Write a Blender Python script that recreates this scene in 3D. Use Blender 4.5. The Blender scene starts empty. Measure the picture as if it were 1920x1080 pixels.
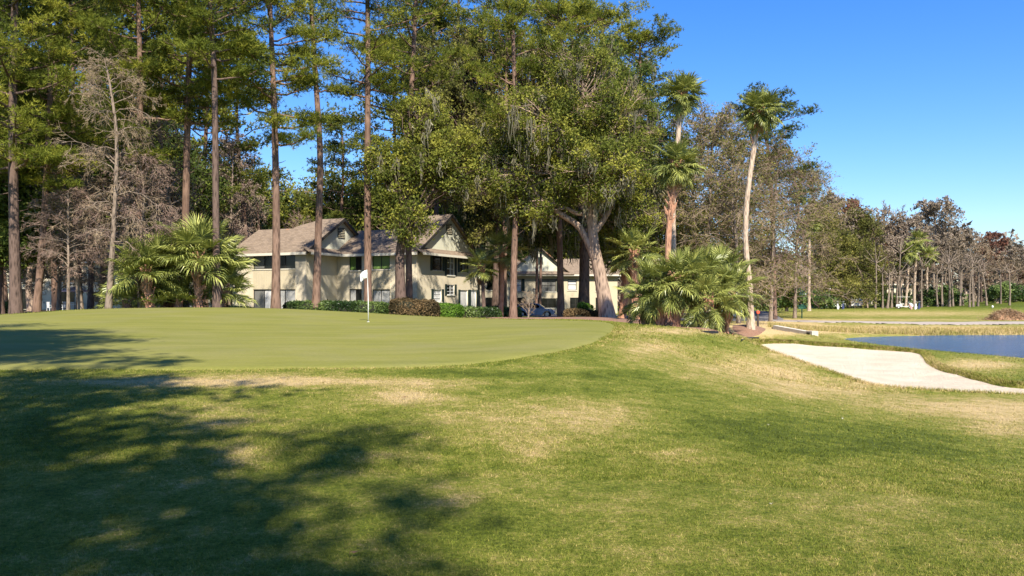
import bpy, math, random
import numpy as np
from mathutils import Vector, Matrix

rng = np.random.default_rng(7)
random.seed(7)
S = bpy.context.scene
COL = S.collection
F = 1500.0           # focal length in pixels of the 1920 wide photograph
EYE = 1.6            # eye height; horizon at row 560
HOR = 560.0

# ------------------------------------------------------------------ camera, sky, sun
cd = bpy.data.cameras.new('camera'); cam = bpy.data.objects.new('camera', cd); COL.objects.link(cam)
cam.location = (0, 0, EYE); cam.rotation_euler = (math.radians(90), 0, 0)
cd.sensor_width = 36.0; cd.lens = 36.0 * F / 1920.0; cd.shift_y = 20.0 / 1920.0
cd.clip_start = 0.1; cd.clip_end = 3000
S.camera = cam
SUN_EL = math.radians(47); SUN_H = Vector((0.21, -1.0)).normalized()
w = bpy.data.worlds.new('World'); S.world = w; w.use_nodes = True
nt = w.node_tree; bg = nt.nodes['Background']
sky = nt.nodes.new('ShaderNodeTexSky'); sky.sky_type = 'NISHITA'; sky.sun_disc = False
sky.sun_elevation = SUN_EL; sky.sun_rotation = math.atan2(SUN_H.x, SUN_H.y)
sky.air_density = 1.25; sky.dust_density = 0.15; sky.ozone_density = 3.0
hs = nt.nodes.new('ShaderNodeHueSaturation'); hs.inputs['Saturation'].default_value = 1.35; nt.links.new(sky.outputs[0], hs.inputs['Color'])
tn = nt.nodes.new('ShaderNodeMix'); tn.data_type = 'RGBA'; tn.blend_type = 'MULTIPLY'; tn.inputs[0].default_value = 1; tn.inputs[7].default_value = (0.74, 0.86, 1.22, 1)
nt.links.new(hs.outputs[0], tn.inputs[6]); nt.links.new(tn.outputs[2], bg.inputs[0]); bg.inputs[1].default_value = 0.085
sl = bpy.data.lights.new('sun', 'SUN'); sun = bpy.data.objects.new('sun', sl); COL.objects.link(sun)
sl.energy = 5.0; sl.angle = math.radians(0.55); sl.color = (1.0, 0.925, 0.79)
sun.rotation_euler = Vector((-SUN_H.x * math.cos(SUN_EL), -SUN_H.y * math.cos(SUN_EL), -math.sin(SUN_EL))).to_track_quat('-Z', 'Y').to_euler()
S.view_settings.view_transform = 'Standard'; S.view_settings.look = 'None'
S.view_settings.gamma = 1; S.view_settings.use_curve_mapping = False
S.view_settings.exposure = 1.02
S.cycles.max_bounces = 5; S.cycles.transparent_max_bounces = 6

# ------------------------------------------------------------------ tagging helpers
def tag(o, label=None, cat=None, group=None, kind=None):
    if label: o['label'] = label
    if cat: o['category'] = cat
    if group: o['group'] = group
    if kind: o['kind'] = kind
    return o
def empty(name, loc, rz=0, **k):
    o = bpy.data.objects.new(name, None); COL.objects.link(o)
    o.location = loc; o.rotation_euler = (0, 0, rz); o.empty_display_size = 0.3
    return tag(o, **k)
def copy_tree(o, parent=None):
    c = o.copy(); COL.objects.link(c); c.parent = parent
    for ch in list(o.children): copy_tree(ch, c)
    return c

# ------------------------------------------------------------------ mesh builder (numpy)
class MB:
    def __init__(s): s.v = []; s.f = []; s.n = 0; s.t = []
    def add(s, V, F_, tint=None, mi=0):
        V = np.asarray(V, dtype=np.float32).reshape(-1, 3); F_ = np.asarray(F_, dtype=np.int64)
        s.v.append(V); s.f.append((F_ + s.n, mi)); s.n += len(V)
        s.t.append(np.full(len(V), 0.5, np.float32) if tint is None else np.broadcast_to(np.asarray(tint, np.float32), (len(V),)))
        return s
    def box(s, x0, x1, y0, y1, z0, z1, mi=0):
        V = [(x, y, z) for z in (z0, z1) for y in (y0, y1) for x in (x0, x1)]
        return s.add(V, [(0, 2, 3, 1), (4, 5, 7, 6), (0, 1, 5, 4), (2, 6, 7, 3), (0, 4, 6, 2), (1, 3, 7, 5)], mi=mi)
    def poly_prism(s, pts, depth, mi=0):
        """pts: planar outline (3D), extruded by the vector depth"""
        n = len(pts); P = np.array(pts, float); Q = P + np.array(depth, float)
        base = s.n; V = np.vstack([P, Q]).astype(np.float32)
        s.v.append(V); s.t.append(np.full(len(V), 0.5, np.float32))
        s.f.append((np.array([list(range(n))[::-1]]) + base, mi)); s.f.append((np.array([list(range(n, 2 * n))]) + base, mi))
        s.f.append((np.array([(i, (i + 1) % n, (i + 1) % n + n, i + n) for i in range(n)]) + base, mi)); s.n += 2 * n
        return s
    def tubes(s, P, R, sides=5, tint=None, mi=0, cap=False):
        """P (B,K,3) centre lines, R (B,K) radii"""
        P = np.asarray(P, float); R = np.asarray(R, float); B, K, _ = P.shape
        T = np.empty_like(P); T[:, 1:-1] = P[:, 2:] - P[:, :-2] if K > 2 else T[:, 1:-1]; T[:, 0] = P[:, 1] - P[:, 0]; T[:, -1] = P[:, -1] - P[:, -2]
        T /= np.linalg.norm(T, axis=2, keepdims=True) + 1e-9
        up = np.where(np.abs(T[:, :1, 2:3]) > 0.8, np.array([[[1., 0, 0]]]), np.array([[[0, 0, 1.]]])) + np.zeros_like(T)
        A = np.cross(T, up); A /= np.linalg.norm(A, axis=2, keepdims=True) + 1e-9; Bv = np.cross(T, A)
        a = np.arange(sides) * 2 * np.pi / sides
        V = P[:, :, None] + R[:, :, None, None] * (np.cos(a)[None, None, :, None] * A[:, :, None] + np.sin(a)[None, None, :, None] * Bv[:, :, None])
        b = np.arange(B)[:, None, None] * K * sides; k = np.arange(K - 1)[None, :, None] * sides; j = np.arange(sides)[None, None, :]; j2 = (j + 1) % sides
        Fq = np.stack([b + k + j, b + k + sides + j, b + k + sides + j2, b + k + j2], -1).reshape(-1, 4)
        tt = None if tint is None else np.repeat(np.broadcast_to(np.asarray(tint, np.float32), (B,)), K * sides)
        s.add(V.reshape(-1, 3), Fq, tt, mi)
        if cap:
            for bi in range(B):
                for kk in (0, K - 1):
                    base = s.n - B * K * sides + bi * K * sides + kk * sides
                    s.f.append((np.array([list(range(base, base + sides))]), mi))
        return s
    def mesh(s, name, mats, smooth=False, tint=False):
        V = np.vstack(s.v).astype(np.float32); me = bpy.data.meshes.new(name)
        me.vertices.add(len(V)); me.vertices.foreach_set('co', V.ravel())
        cnt = np.concatenate([np.full(len(f), f.shape[1], np.int32) for f, m in s.f])
        idx = np.concatenate([f.ravel() for f, m in s.f]).astype(np.int32)
        mi = np.concatenate([np.full(len(f), m, np.int32) for f, m in s.f])
        me.loops.add(len(idx)); me.loops.foreach_set('vertex_index', idx)
        me.polygons.add(len(cnt)); me.polygons.foreach_set('loop_start', np.concatenate([[0], np.cumsum(cnt)[:-1]]).astype(np.int32))
        me.polygons.foreach_set('loop_total', cnt)
        if mi.any(): me.polygons.foreach_set('material_index', mi)
        me.polygons.foreach_set('use_smooth', np.full(len(cnt), smooth, bool))
        if tint:
            at = me.attributes.new('tint', 'FLOAT', 'POINT'); at.data.foreach_set('value', np.concatenate(s.t).astype(np.float32))
        me.update(calc_edges=True)
        for m in (mats if isinstance(mats, (list, tuple)) else [mats]): me.materials.append(m)
        return me
    def build(s, name, mats, parent=None, smooth=False, tint=False, loc=(0, 0, 0), **k):
        o = bpy.data.objects.new(name, s.mesh(name, mats, smooth, tint)); COL.objects.link(o)
        o.location = loc
        if parent: o.parent = parent
        return tag(o, **k)
def inst(name, me, parent=None, loc=(0, 0, 0), rot=(0, 0, 0), sc=(1, 1, 1), **k):
    o = bpy.data.objects.new(name, me); COL.objects.link(o); o.parent = parent
    o.location = loc; o.rotation_euler = rot; o.scale = sc if hasattr(sc, '__len__') else (sc,) * 3
    return tag(o, **k)

# ------------------------------------------------------------------ materials
def new_mat(name):
    m = bpy.data.materials.new(name); m.use_nodes = True; n = m.node_tree; p = n.nodes['Principled BSDF']
    return m, n, p
def noise(n, scale, detail=4, vec=None, rough=0.55):
    t = n.nodes.new('ShaderNodeTexNoise'); t.inputs['Scale'].default_value = scale; t.inputs['Detail'].default_value = detail; t.inputs['Roughness'].default_value = rough
    if vec is not None: n.links.new(vec, t.inputs['Vector'])
    return t.outputs['Fac']
def coords(n, kind='Object', scale=(1, 1, 1)):
    if kind == 'World': out = n.nodes.new('ShaderNodeNewGeometry').outputs['Position']
    else: out = n.nodes.new('ShaderNodeTexCoord').outputs[kind]
    mp = n.nodes.new('ShaderNodeMapping'); mp.inputs['Scale'].default_value = scale; n.links.new(out, mp.inputs[0]); return mp.outputs[0]
def ramp(n, fac, stops):
    r = n.nodes.new('ShaderNodeValToRGB'); e = r.color_ramp.elements
    while len(e) < len(stops): e.new(0.5)
    for i, (p, c) in enumerate(stops): e[i].position = p; e[i].color = (*c, 1) if len(c) == 3 else c
    n.links.new(fac, r.inputs[0]); return r.outputs[0]
def mixc(n, fac, a, b, mode='MIX'):
    m = n.nodes.new('ShaderNodeMix'); m.data_type = 'RGBA'; m.blend_type = mode
    for sock, v in ((0, fac), (6, a), (7, b)):
        if isinstance(v, bpy.types.NodeSocket): n.links.new(v, m.inputs[sock])
        else: m.inputs[sock].default_value = v if sock == 0 else (*v, 1)
    return m.outputs[2]
def mathn(n, op, a, b=None, clamp=False):
    m = n.nodes.new('ShaderNodeMath'); m.operation = op; m.use_clamp = clamp
    for i, v in enumerate((a, b)):
        if v is None: continue
        if isinstance(v, bpy.types.NodeSocket): n.links.new(v, m.inputs[i])
        else: m.inputs[i].default_value = v
    return m.outputs[0]
def bump(n, p, h, strength=0.3, dist=0.02):
    b = n.nodes.new('ShaderNodeBump'); b.inputs['Strength'].default_value = strength; b.inputs['Distance'].default_value = dist
    n.links.new(h, b.inputs['Height']); n.links.new(b.outputs[0], p.inputs['Normal'])
def attr(n, name):
    a = n.nodes.new('ShaderNodeAttribute'); a.attribute_name = name; return a.outputs['Fac']
def simple(name, col, rough=0.7, var=0.15, scale=3, bmp=0.0, metallic=0, spec=0.3, cs=(1, 1, 1)):
    m, n, p = new_mat(name); v = coords(n, 'Object', cs); f = noise(n, scale, 5, v)
    c = mixc(n, f, tuple(x * (1 - var) for x in col), tuple(min(1, x * (1 + var)) for x in col)); n.links.new(c, p.inputs['Base Color'])
    p.inputs['Roughness'].default_value = rough; p.inputs['Metallic'].default_value = metallic; p.inputs['Specular IOR Level'].default_value = spec
    if bmp: bump(n, p, noise(n, scale * 6, 4, v), bmp, 0.02)
    return m
def bark(name, dark, light, scale=1.0, warm=None):
    m, n, p = new_mat(name); v = coords(n, 'Object', (1, 1, 0.22))
    vo = n.nodes.new('ShaderNodeTexVoronoi'); vo.inputs['Scale'].default_value = 9 * scale; n.links.new(v, vo.inputs['Vector'])
    f = noise(n, 6 * scale, 6, v, 0.7); h = mathn(n, 'ADD', mathn(n, 'MULTIPLY', vo.outputs['Distance'], 0.8), f)
    c = ramp(n, h, [(0.45, dark), (0.95, light)])
    if warm: c = mixc(n, ramp(n, noise(n, 0.35, 3, coords(n, 'Object')), [(0.4, (0, 0, 0)), (0.65, (1, 1, 1))]), c, mixc(n, h, tuple(x * .6 for x in warm), warm))
    n.links.new(c, p.inputs['Base Color']); p.inputs['Roughness'].default_value = 0.9; p.inputs['Specular IOR Level'].default_value = 0.15
    bump(n, p, h, 0.8, 0.05); return m
def leaf_mat(name, lo, mid, hi, trans=0.38, rough=0.7):
    """foliage: colour varies per sprig (tint), per tree and slowly through the crown"""
    m, n, p = new_mat(name); t = attr(n, 'tint'); f = noise(n, 0.45, 3, coords(n, 'World'))
    k = mathn(n, 'ADD', mathn(n, 'MULTIPLY', t, 0.7), mathn(n, 'MULTIPLY', f, 0.5))
    oi = n.nodes.new('ShaderNodeObjectInfo'); k = mathn(n, 'ADD', k, mathn(n, 'MULTIPLY', mathn(n, 'SUBTRACT', oi.outputs['Random'], 0.5), 0.2))
    c = ramp(n, k, [(0.15, lo), (0.55, mid), (0.95, hi)]); n.links.new(c, p.inputs['Base Color'])
    p.inputs['Roughness'].default_value = rough; p.inputs['Specular IOR Level'].default_value = 0.15 if rough > .5 else .3
    tr = n.nodes.new('ShaderNodeBsdfTranslucent'); n.links.new(c, tr.inputs[0])
    mx = n.nodes.new('ShaderNodeMixShader'); mx.inputs[0].default_value = trans
    n.links.new(p.outputs[0], mx.inputs[1]); n.links.new(tr.outputs[0], mx.inputs[2]); n.links.new(mx.outputs[0], n.nodes['Material Output'].inputs[0])
    return m

M = {}
M['pine_bark'] = bark('pine_bark', (0.020, 0.012, 0.009), (0.235, 0.15, 0.108), .8, (.13, .08, .058))
M['dark_bark'] = bark('dark_bark', (0.025, 0.018, 0.014), (0.14, 0.095, 0.075), 1.0)
M['oak_bark'] = bark('oak_bark', (0.05, 0.035, 0.027), (0.36, 0.26, 0.19), 0.8)
M['grey_bark'] = bark('grey_bark', (0.05, 0.038, 0.03), (0.26, 0.20, 0.15), 1.2)
M['pale_bark'] = bark('pale_bark', (0.05, 0.037, 0.028), (0.24, 0.185, 0.14), 1.2)
M['twig'] = simple('twig', (0.27, 0.20, 0.125), 0.9, 0.35, 0.8)
M['twig_red'] = simple('twig_red', (0.23, 0.155, 0.12), 0.9, 0.35, 0.8)
M['palm_bark'] = bark('palm_bark', (0.13, 0.085, 0.06), (0.50, 0.38, 0.28), 1.6)
M['boot'] = bark('boot', (0.10, 0.05, 0.03), (0.45, 0.24, 0.15), 1.5)
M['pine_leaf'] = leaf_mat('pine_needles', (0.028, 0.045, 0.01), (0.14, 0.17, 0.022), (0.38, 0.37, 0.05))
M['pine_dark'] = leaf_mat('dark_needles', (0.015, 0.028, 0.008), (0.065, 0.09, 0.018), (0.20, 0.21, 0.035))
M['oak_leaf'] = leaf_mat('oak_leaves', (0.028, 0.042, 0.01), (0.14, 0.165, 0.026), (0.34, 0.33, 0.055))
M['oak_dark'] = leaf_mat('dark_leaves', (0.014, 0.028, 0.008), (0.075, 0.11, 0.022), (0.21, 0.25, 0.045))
M['olive_leaf'] = leaf_mat('olive_leaves', (0.035, 0.038, 0.013), (0.15, 0.155, 0.036), (0.32, 0.29, 0.07))
M['rusty_leaf'] = leaf_mat('rusty_buds', (0.09, 0.045, 0.03), (0.2, 0.09, 0.06), (0.3, 0.15, 0.09))
M['palm_leaf'] = leaf_mat('palm_leaf', (0.03, 0.05, 0.018), (0.19, 0.215, 0.05), (0.50, 0.50, 0.14), 0.12, 0.32)
M['dead_leaf'] = leaf_mat('dead_leaf', (0.12, 0.07, 0.04), (0.26, 0.16, 0.09), (0.36, 0.25, 0.15), 0.1)
M['moss'] = leaf_mat('spanish_moss', (0.11, 0.10, 0.065), (0.22, 0.20, 0.13), (0.34, 0.31, 0.21), 0.15, 0.9)
M['hedge_leaf'] = leaf_mat('hedge_leaves', (0.015, 0.035, 0.01), (0.06, 0.10, 0.022), (0.19, 0.25, 0.07), 0.15, 0.4)
M['bright_leaf'] = leaf_mat('bright_leaves', (0.04, 0.09, 0.01), (0.10, 0.20, 0.02), (0.2, 0.32, 0.05))
M['brown_leaf'] = leaf_mat('brown_leaves', (0.03, 0.022, 0.01), (0.09, 0.065, 0.03), (0.2, 0.13, 0.06), 0.1)
M['brush'] = leaf_mat('brown_brush', (0.08, 0.065, 0.045), (0.22, 0.175, 0.125), (0.36, 0.28, 0.21), 0.1, 0.9)
M['core'] = simple('dark_inner_fill', (0.02, 0.022, 0.012), 0.95, 0.4, 6)

# ------------------------------------------------------------------ terrain
def W(px, d): return (px - 960.0) / F * d
CTRL = []   # (px, depth, z)
for px in (-1200, -400, 400, 960, 1600, 2400, 3200):
    CTRL += [(px, 0.8, 0.0), (px, 2.5, 0.0)]
CTRL += [(-600, 4.6, 0.02), (0, 4.6, 0), (960, 4.6, 0), (1500, 4.6, 0), (1920, 4.6, -0.03), (2500, 4.6, -.1),
 (-600, 10, .15), (0, 10, .2), (500, 10, .2), (960, 10, .12), (1400, 10, -.1), (1920, 10, -.42), (2500, 10, -.7),
 (-600, 14.5, .3), (0, 14.5, .35), (300, 14.5, .35), (600, 14.5, .35), (860, 14.5, .35), (1100, 14.5, .25), (1400, 15, -.15), (1620, 15, -.5), (1920, 15, -.75), (2500, 15, -1.0),
 (1050, 16.4, .45), (1130, 19.7, .55), (0, 20, .5), (300, 20, .47), (600, 20, .45), (900, 20, .45), (1150, 27.4, .65), (1250, 22, .38), (1330, 22, 0.0), (1450, 22, -.42), (1530, 22, -.62),
 (690, 32.6, .62), (0, 31, .72), (300, 31, .75), (-600, 30, .7), (-600, 42, .6), (0, 41, .74), (-200, 41, .6), (150, 45, .98), (300, 46, 1.05), (450, 46, 1.05), (600, 46, .9), (730, 44, .72), (930, 40, .55), (1060, 37, .55), (1150, 34, .56),
 (0, 47, .66), (0, 55, .5), (300, 53, .95), (450, 53, .85), (600, 54, .6), (730, 54, .45), (930, 50, .33), (1150, 50, .3),
 (400, 70, .6), (700, 72, .5), (800, 78, .45), (0, 75, .45), (-600, 70, .4), (930, 62, .1), (1140, 60, .12), (1000, 75, -.25), (1000, 93, -.4), (900, 95, -.2), (1150, 90, -.4),
 (1260, 27, .6), (1260, 30, .5), (1370, 28, .2), (1330, 30, .38), (1260, 38, .2), (1340, 38, .1), (1408, 42, 0), (1370, 42, -.02), (1200, 44, .2), (1200, 55, .1), (1300, 60, -.35), (1420, 60, -.4), (1500, 50, -.58), (1450, 50, -.45),
 (1415, 40, -.62), (1620, 22, -.8), (1920, 19.5, -.83), (1750, 20.5, -.82), (1740, 33, -.82), (1560, 38, -.70), (1700, 36, -.76), (1800, 33, -.86), (1920, 26, -.95), (1500, 30, -.62), (1650, 28, -.85), (1800, 25, -.9),
 (1920, 33, -1.02), (1850, 36, -1.0), (1740, 42, -1.08), (1600, 50, -1.05), (2500, 30, -1.15), (2500, 20, -1.0), (2300, 55, -1.1),
 (1600, 66, -.9), (1750, 66, -.95), (1920, 66, -.95), (1500, 62, -.7), (1600, 72, -.56), (1920, 73, -.58), (1450, 72, -.5), (1600, 78, -.55), (1920, 79, -.55), (1450, 78, -.5), (2500, 75, -.5),
 (1300, 80, -.5), (1600, 100, -.32), (1900, 100, -.2), (1440, 105, -.1), (1250, 105, -.4), (1600, 130, .1), (1800, 130, .35), (1920, 135, 1.0), (2300, 130, 1.0), (1440, 130, .1), (1200, 130, -.2), (800, 120, 0), (400, 110, .3), (0, 110, .3),
 (-600, 110, .3), (-600, 200, .3), (0, 200, .3), (960, 200, 0), (1600, 200, .3), (1920, 200, 1.2), (2500, 200, 1.2), (0, 500, 0), (960, 500, 0), (1920, 500, 1), (2800, 500, 0), (-1000, 500, 0), (0, 1500, 0), (1920, 1500, 0), (960, 1500, 0), (2800, 1500, 0), (-1000, 1500, 0)]
_c = np.array(CTRL, float); _cx = W(_c[:, 0], _c[:, 1]); _cy = _c[:, 1]
def _q(x, y):
    r = np.sqrt(x * x + y * y) + 1e-6
    return np.stack([np.arctan2(x, y) * 1.6, np.log(r)], -1)
_Q = _q(_cx, _cy)
def _phi(r2): return 0.5 * r2 * np.log(r2 + 1e-12)
_n = len(_Q); _A = np.zeros((_n + 3, _n + 3)); _d2 = ((_Q[:, None] - _Q[None]) ** 2).sum(-1)
_A[:_n, :_n] = _phi(_d2) + np.eye(_n) * 1e-4; _A[:_n, _n] = 1; _A[:_n, _n + 1:] = _Q; _A[_n, :_n] = 1; _A[_n + 1:, :_n] = _Q.T
_wt = np.linalg.solve(_A, np.concatenate([_c[:, 2], [0, 0, 0]]))
def sstep(a, b, x): t = np.clip((x - a) / (b - a), 0, 1); return t * t * (3 - 2 * t)
def tz(x, y):
    x = np.atleast_1d(np.asarray(x, float)); y = np.atleast_1d(np.asarray(y, float)); q = _q(x, y); out = np.empty(len(q))
    for i in range(0, len(q), 20000):
        qq = q[i:i + 20000]; d2 = ((qq[:, None] - _Q[None]) ** 2).sum(-1)
        out[i:i + 20000] = _phi(d2) @ _wt[:_n] + _wt[_n] + qq @ _wt[_n + 1:]
    th = np.abs(np.arctan2(x, y)); r = np.hypot(x, y)
    out *= (1 - sstep(math.radians(48), math.radians(75), th)) * (1 - sstep(500, 900, r))
    return out
def tz1(x, y): return float(tz(x, y)[0])
_D = np.geomspace(3, 300, 1500)
def hit(px, py):
    """where the sight line of a photo pixel first meets the ground"""
    zr = EYE - (py - HOR) * _D / F; k = np.nonzero(tz(W(px, _D), _D) >= zr)[0]
    d = _D[k[0]] if len(k) else 120.0
    return (W(px, d), d)
def smooth_poly(P, it=3):
    P = np.array(P, float)
    for _ in range(it):
        Q = np.roll(P, -1, 0); P = np.stack([P * .75 + Q * .25, P * .25 + Q * .75], 1).reshape(-1, 2)
    return P
def sdist(P, x, y):
    """signed distance to a closed outline, positive inside"""
    x = np.asarray(x, float).ravel(); y = np.asarray(y, float).ravel(); best = np.full(len(x), 1e9); ins = np.zeros(len(x), bool)
    lo = P.min(0) - 6; hi = P.max(0) + 6; m = (x > lo[0]) & (x < hi[0]) & (y > lo[1]) & (y < hi[1]); X = x[m]; Y = y[m]
    b = np.full(len(X), 1e9); i_ = np.zeros(len(X), bool)
    for a, c in zip(P, np.roll(P, -1, 0)):
        e = c - a; L = e @ e + 1e-12; t = np.clip(((X - a[0]) * e[0] + (Y - a[1]) * e[1]) / L, 0, 1)
        b = np.minimum(b, (X - a[0] - t * e[0]) ** 2 + (Y - a[1] - t * e[1]) ** 2)
        cr = ((a[1] > Y) != (c[1] > Y)); xi = a[0] + (Y - a[1]) / (c[1] - a[1] + 1e-12) * e[0]; i_ ^= cr & (X < xi)
    best[m] = np.sqrt(b); ins[m] = i_
    return np.where(ins, best, -best)
def P2(*pts): return [hit(a, b) for a, b in pts]
def PD(*pts): return [(W(a, d), d) for a, d in pts]

GREEN = smooth_poly(PD((-420, 15), (-100, 14.1), (300, 14.2), (600, 14.3), (800, 14.6), (900, 15.0), (980, 15.9), (1050, 16.9), (1105, 18.6), (1135, 21.0), (1152, 25), (1152, 30), (1130, 34.5), (1000, 38.5), (850, 41.5), (700, 43.5), (560, 45.2), (400, 45.3), (250, 44.6), (100, 42), (-50, 39), (-250, 35), (-420, 26)))
SAND = smooth_poly(P2((1380, 633), (1410, 641), (1450, 641), (1520, 644), (1600, 650), (1680, 655), (1725, 660), (1737, 668), (1740, 680), (1775, 694), (1830, 708), (1880, 722)) + PD((1960, 23), (2120, 22), (2120, 19.5)) + P2((1919, 742), (1840, 739), (1730, 734), (1640, 726), (1610, 716), (1560, 700), (1480, 672), (1430, 655)), 2)
POND = smooth_poly(PD((1590, 57), (1600, 52.5), (1680, 47.5), (1750, 43.8), (1830, 40.5), (1920, 38), (2100, 35), (2400, 36), (2600, 50), (2500, 62), (2100, 63), (1920, 62), (1780, 61.5), (1650, 59.5)))
PATH = smooth_poly(PD((1425, 73.5), (1560, 72.4), (1700, 72), (1920, 71), (2300, 69), (2300, 73), (1920, 75), (1700, 76), (1560, 76.4), (1500, 77), (1470, 79), (1425, 78.5)), 2)
DRIVE = smooth_poly(PD((1140, 84), (1250, 75.5), (1350, 74.8), (1424, 74), (1432, 76), (1476, 78.5), (1462, 90), (1440, 106), (1425, 112), (1400, 108), (1410, 95), (1380, 84), (1250, 84), (1150, 92)), 2)
LOT = smooth_poly(PD((900, 86), (1060, 86), (1180, 84), (1180, 100), (1060, 102), (900, 101)), 2)
STRAW = smooth_poly(PD((900, 53), (1000, 50), (1100, 49), (1160, 46), (1215, 44), (1235, 50), (1220, 60), (1150, 68), (1050, 70), (920, 66)), 2)
STRAW2 = smooth_poly(PD((1372, 41.5), (1400, 40.5), (1432, 41.5), (1438, 44), (1405, 45.5), (1375, 44)), 2)
STRAW3 = smooth_poly(PD((1195, 38.5), (1260, 35.5), (1345, 36), (1365, 39), (1340, 42), (1230, 43), (1190, 42)), 2)
LITTER = smooth_poly(PD((-500, 50), (0, 49), (200, 51), (330, 53), (520, 53), (620, 56), (740, 58), (900, 57), (930, 68), (800, 70), (780, 71), (400, 66), (200, 80), (-500, 80)), 2)
def undul(x, y):
    return (np.sin(x * 1.3 + 1.1 * np.sin(y * .7)) * np.sin(y * 1.1 + x * .3) * .012 + np.sin(x * 3.7 + y * 1.3) * np.sin(y * 3.1 - x * .9) * .005)
def ground_z(x, y):
    z = tz(x, y); z = z + undul(x, y) * (np.hypot(x, y) < 300)
    g = sdist(GREEN, x, y); z -= .12 * sstep(.25, .8, g)
    s_ = sdist(SAND, x, y); z += .05 * sstep(-.9, -.1, s_) * (s_ < 0.0) * 1.0 + .05 * (s_ >= 0); z -= .55 * sstep(-.12, .5, s_)
    p = sdist(POND, x, y); z = np.where(p > -1.6, z + (-1.9 - z) * sstep(-1.2, .9, p), z)
    for R in (PATH, DRIVE, LOT, STRAW, STRAW2, STRAW3, LITTER): z -= .12 * sstep(.2, .6, sdist(R, x, y))
    return z
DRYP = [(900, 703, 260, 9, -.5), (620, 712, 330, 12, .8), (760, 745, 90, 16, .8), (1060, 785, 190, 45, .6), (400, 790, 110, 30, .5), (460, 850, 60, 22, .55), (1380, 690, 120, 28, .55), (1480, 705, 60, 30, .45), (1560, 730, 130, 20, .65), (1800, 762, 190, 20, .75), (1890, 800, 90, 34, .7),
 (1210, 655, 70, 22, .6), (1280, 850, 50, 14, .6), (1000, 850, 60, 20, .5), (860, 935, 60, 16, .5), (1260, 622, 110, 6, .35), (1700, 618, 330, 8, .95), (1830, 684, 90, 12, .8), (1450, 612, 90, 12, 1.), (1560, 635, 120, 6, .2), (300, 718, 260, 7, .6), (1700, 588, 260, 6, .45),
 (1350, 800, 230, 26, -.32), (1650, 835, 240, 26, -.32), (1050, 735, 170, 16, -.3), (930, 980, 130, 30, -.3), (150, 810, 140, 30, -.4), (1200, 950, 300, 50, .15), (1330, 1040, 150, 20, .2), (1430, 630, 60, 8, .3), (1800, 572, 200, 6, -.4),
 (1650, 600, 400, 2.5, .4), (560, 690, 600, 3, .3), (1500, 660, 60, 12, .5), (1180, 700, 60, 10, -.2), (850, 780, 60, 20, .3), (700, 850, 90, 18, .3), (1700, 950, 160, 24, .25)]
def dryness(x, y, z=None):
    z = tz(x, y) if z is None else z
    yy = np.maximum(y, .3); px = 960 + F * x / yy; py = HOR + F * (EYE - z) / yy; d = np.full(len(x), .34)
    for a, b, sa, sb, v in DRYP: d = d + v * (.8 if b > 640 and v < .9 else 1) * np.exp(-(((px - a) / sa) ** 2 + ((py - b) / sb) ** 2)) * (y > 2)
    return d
# ------------------------------------------------------------------ ground materials
def turf_mat(name, blades=False):
    m, n, p = new_mat(name); v = coords(n, 'World'); dry = attr(n, 'dry')
    n1 = noise(n, 0.55, 5, v, .6); n2 = noise(n, 3.2, 5, v, .65); n3 = noise(n, 22, 4, v, .7)
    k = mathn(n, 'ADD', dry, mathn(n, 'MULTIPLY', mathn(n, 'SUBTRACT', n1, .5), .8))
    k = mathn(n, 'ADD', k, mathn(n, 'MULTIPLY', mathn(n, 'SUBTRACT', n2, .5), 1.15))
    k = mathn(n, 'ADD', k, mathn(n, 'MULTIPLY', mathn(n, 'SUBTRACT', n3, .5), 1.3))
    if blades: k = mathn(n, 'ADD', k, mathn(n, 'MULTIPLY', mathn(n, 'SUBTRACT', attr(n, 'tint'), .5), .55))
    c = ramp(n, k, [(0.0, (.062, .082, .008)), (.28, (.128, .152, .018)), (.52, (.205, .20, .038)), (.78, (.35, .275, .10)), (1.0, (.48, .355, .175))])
    vv = n.nodes.new('ShaderNodeTexNoise'); vv.inputs['Scale'].default_value = 60; vv.inputs['Detail'].default_value = 2; n.links.new(v, vv.inputs['Vector'])
    c = mixc(n, 1.0, c, ramp(n, vv.outputs['Fac'], [(.3, (.68, .68, .68)), (.7, (1.2, 1.2, 1.15))]), 'MULTIPLY')
    n.links.new(c, p.inputs['Base Color']); p.inputs['Roughness'].default_value = .85; p.inputs['Specular IOR Level'].default_value = .12
    if not blades: bump(n, p, mathn(n, 'ADD', noise(n, 38, 5, v, .75), noise(n, 9, 3, v, .6)), 1.0, .03)
    return m
M['turf'] = turf_mat('turf'); M['blade'] = turf_mat('grass_blades', True)
m, n, p = new_mat('putting_turf'); v = coords(n, 'World')
vs = coords(n, 'World', (.25, 1.3, 1))
c = mixc(n, ramp(n, noise(n, 1.0, 4, vs, .55), [(.3, (0, 0, 0)), (.7, (1, 1, 1))]), (.148, .152, .028), (.208, .198, .046))
c = mixc(n, mathn(n, 'MULTIPLY', ramp(n, noise(n, .35, 3, v), [(.45, (0, 0, 0)), (.7, (1, 1, 1))]), .5), c, (.20, .185, .075))
c = mixc(n, mathn(n, 'MULTIPLY', ramp(n, noise(n, 1.6, 6, coords(n, 'World', (.5, 1.6, 1)), .75), [(.5, (0, 0, 0)), (.75, (1, 1, 1))]), .45), c, (.25, .215, .08))
c = mixc(n, 1.0, c, ramp(n, noise(n, 14, 5, v, .7), [(.3, (.86, .88, .88)), (.7, (1.08, 1.08, 1.06))]), 'MULTIPLY')
n.links.new(c, p.inputs['Base Color']); p.inputs['Roughness'].default_value = .8; p.inputs['Specular IOR Level'].default_value = .15
bump(n, p, noise(n, 60, 3, v), .35, .01); M['green'] = m
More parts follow.
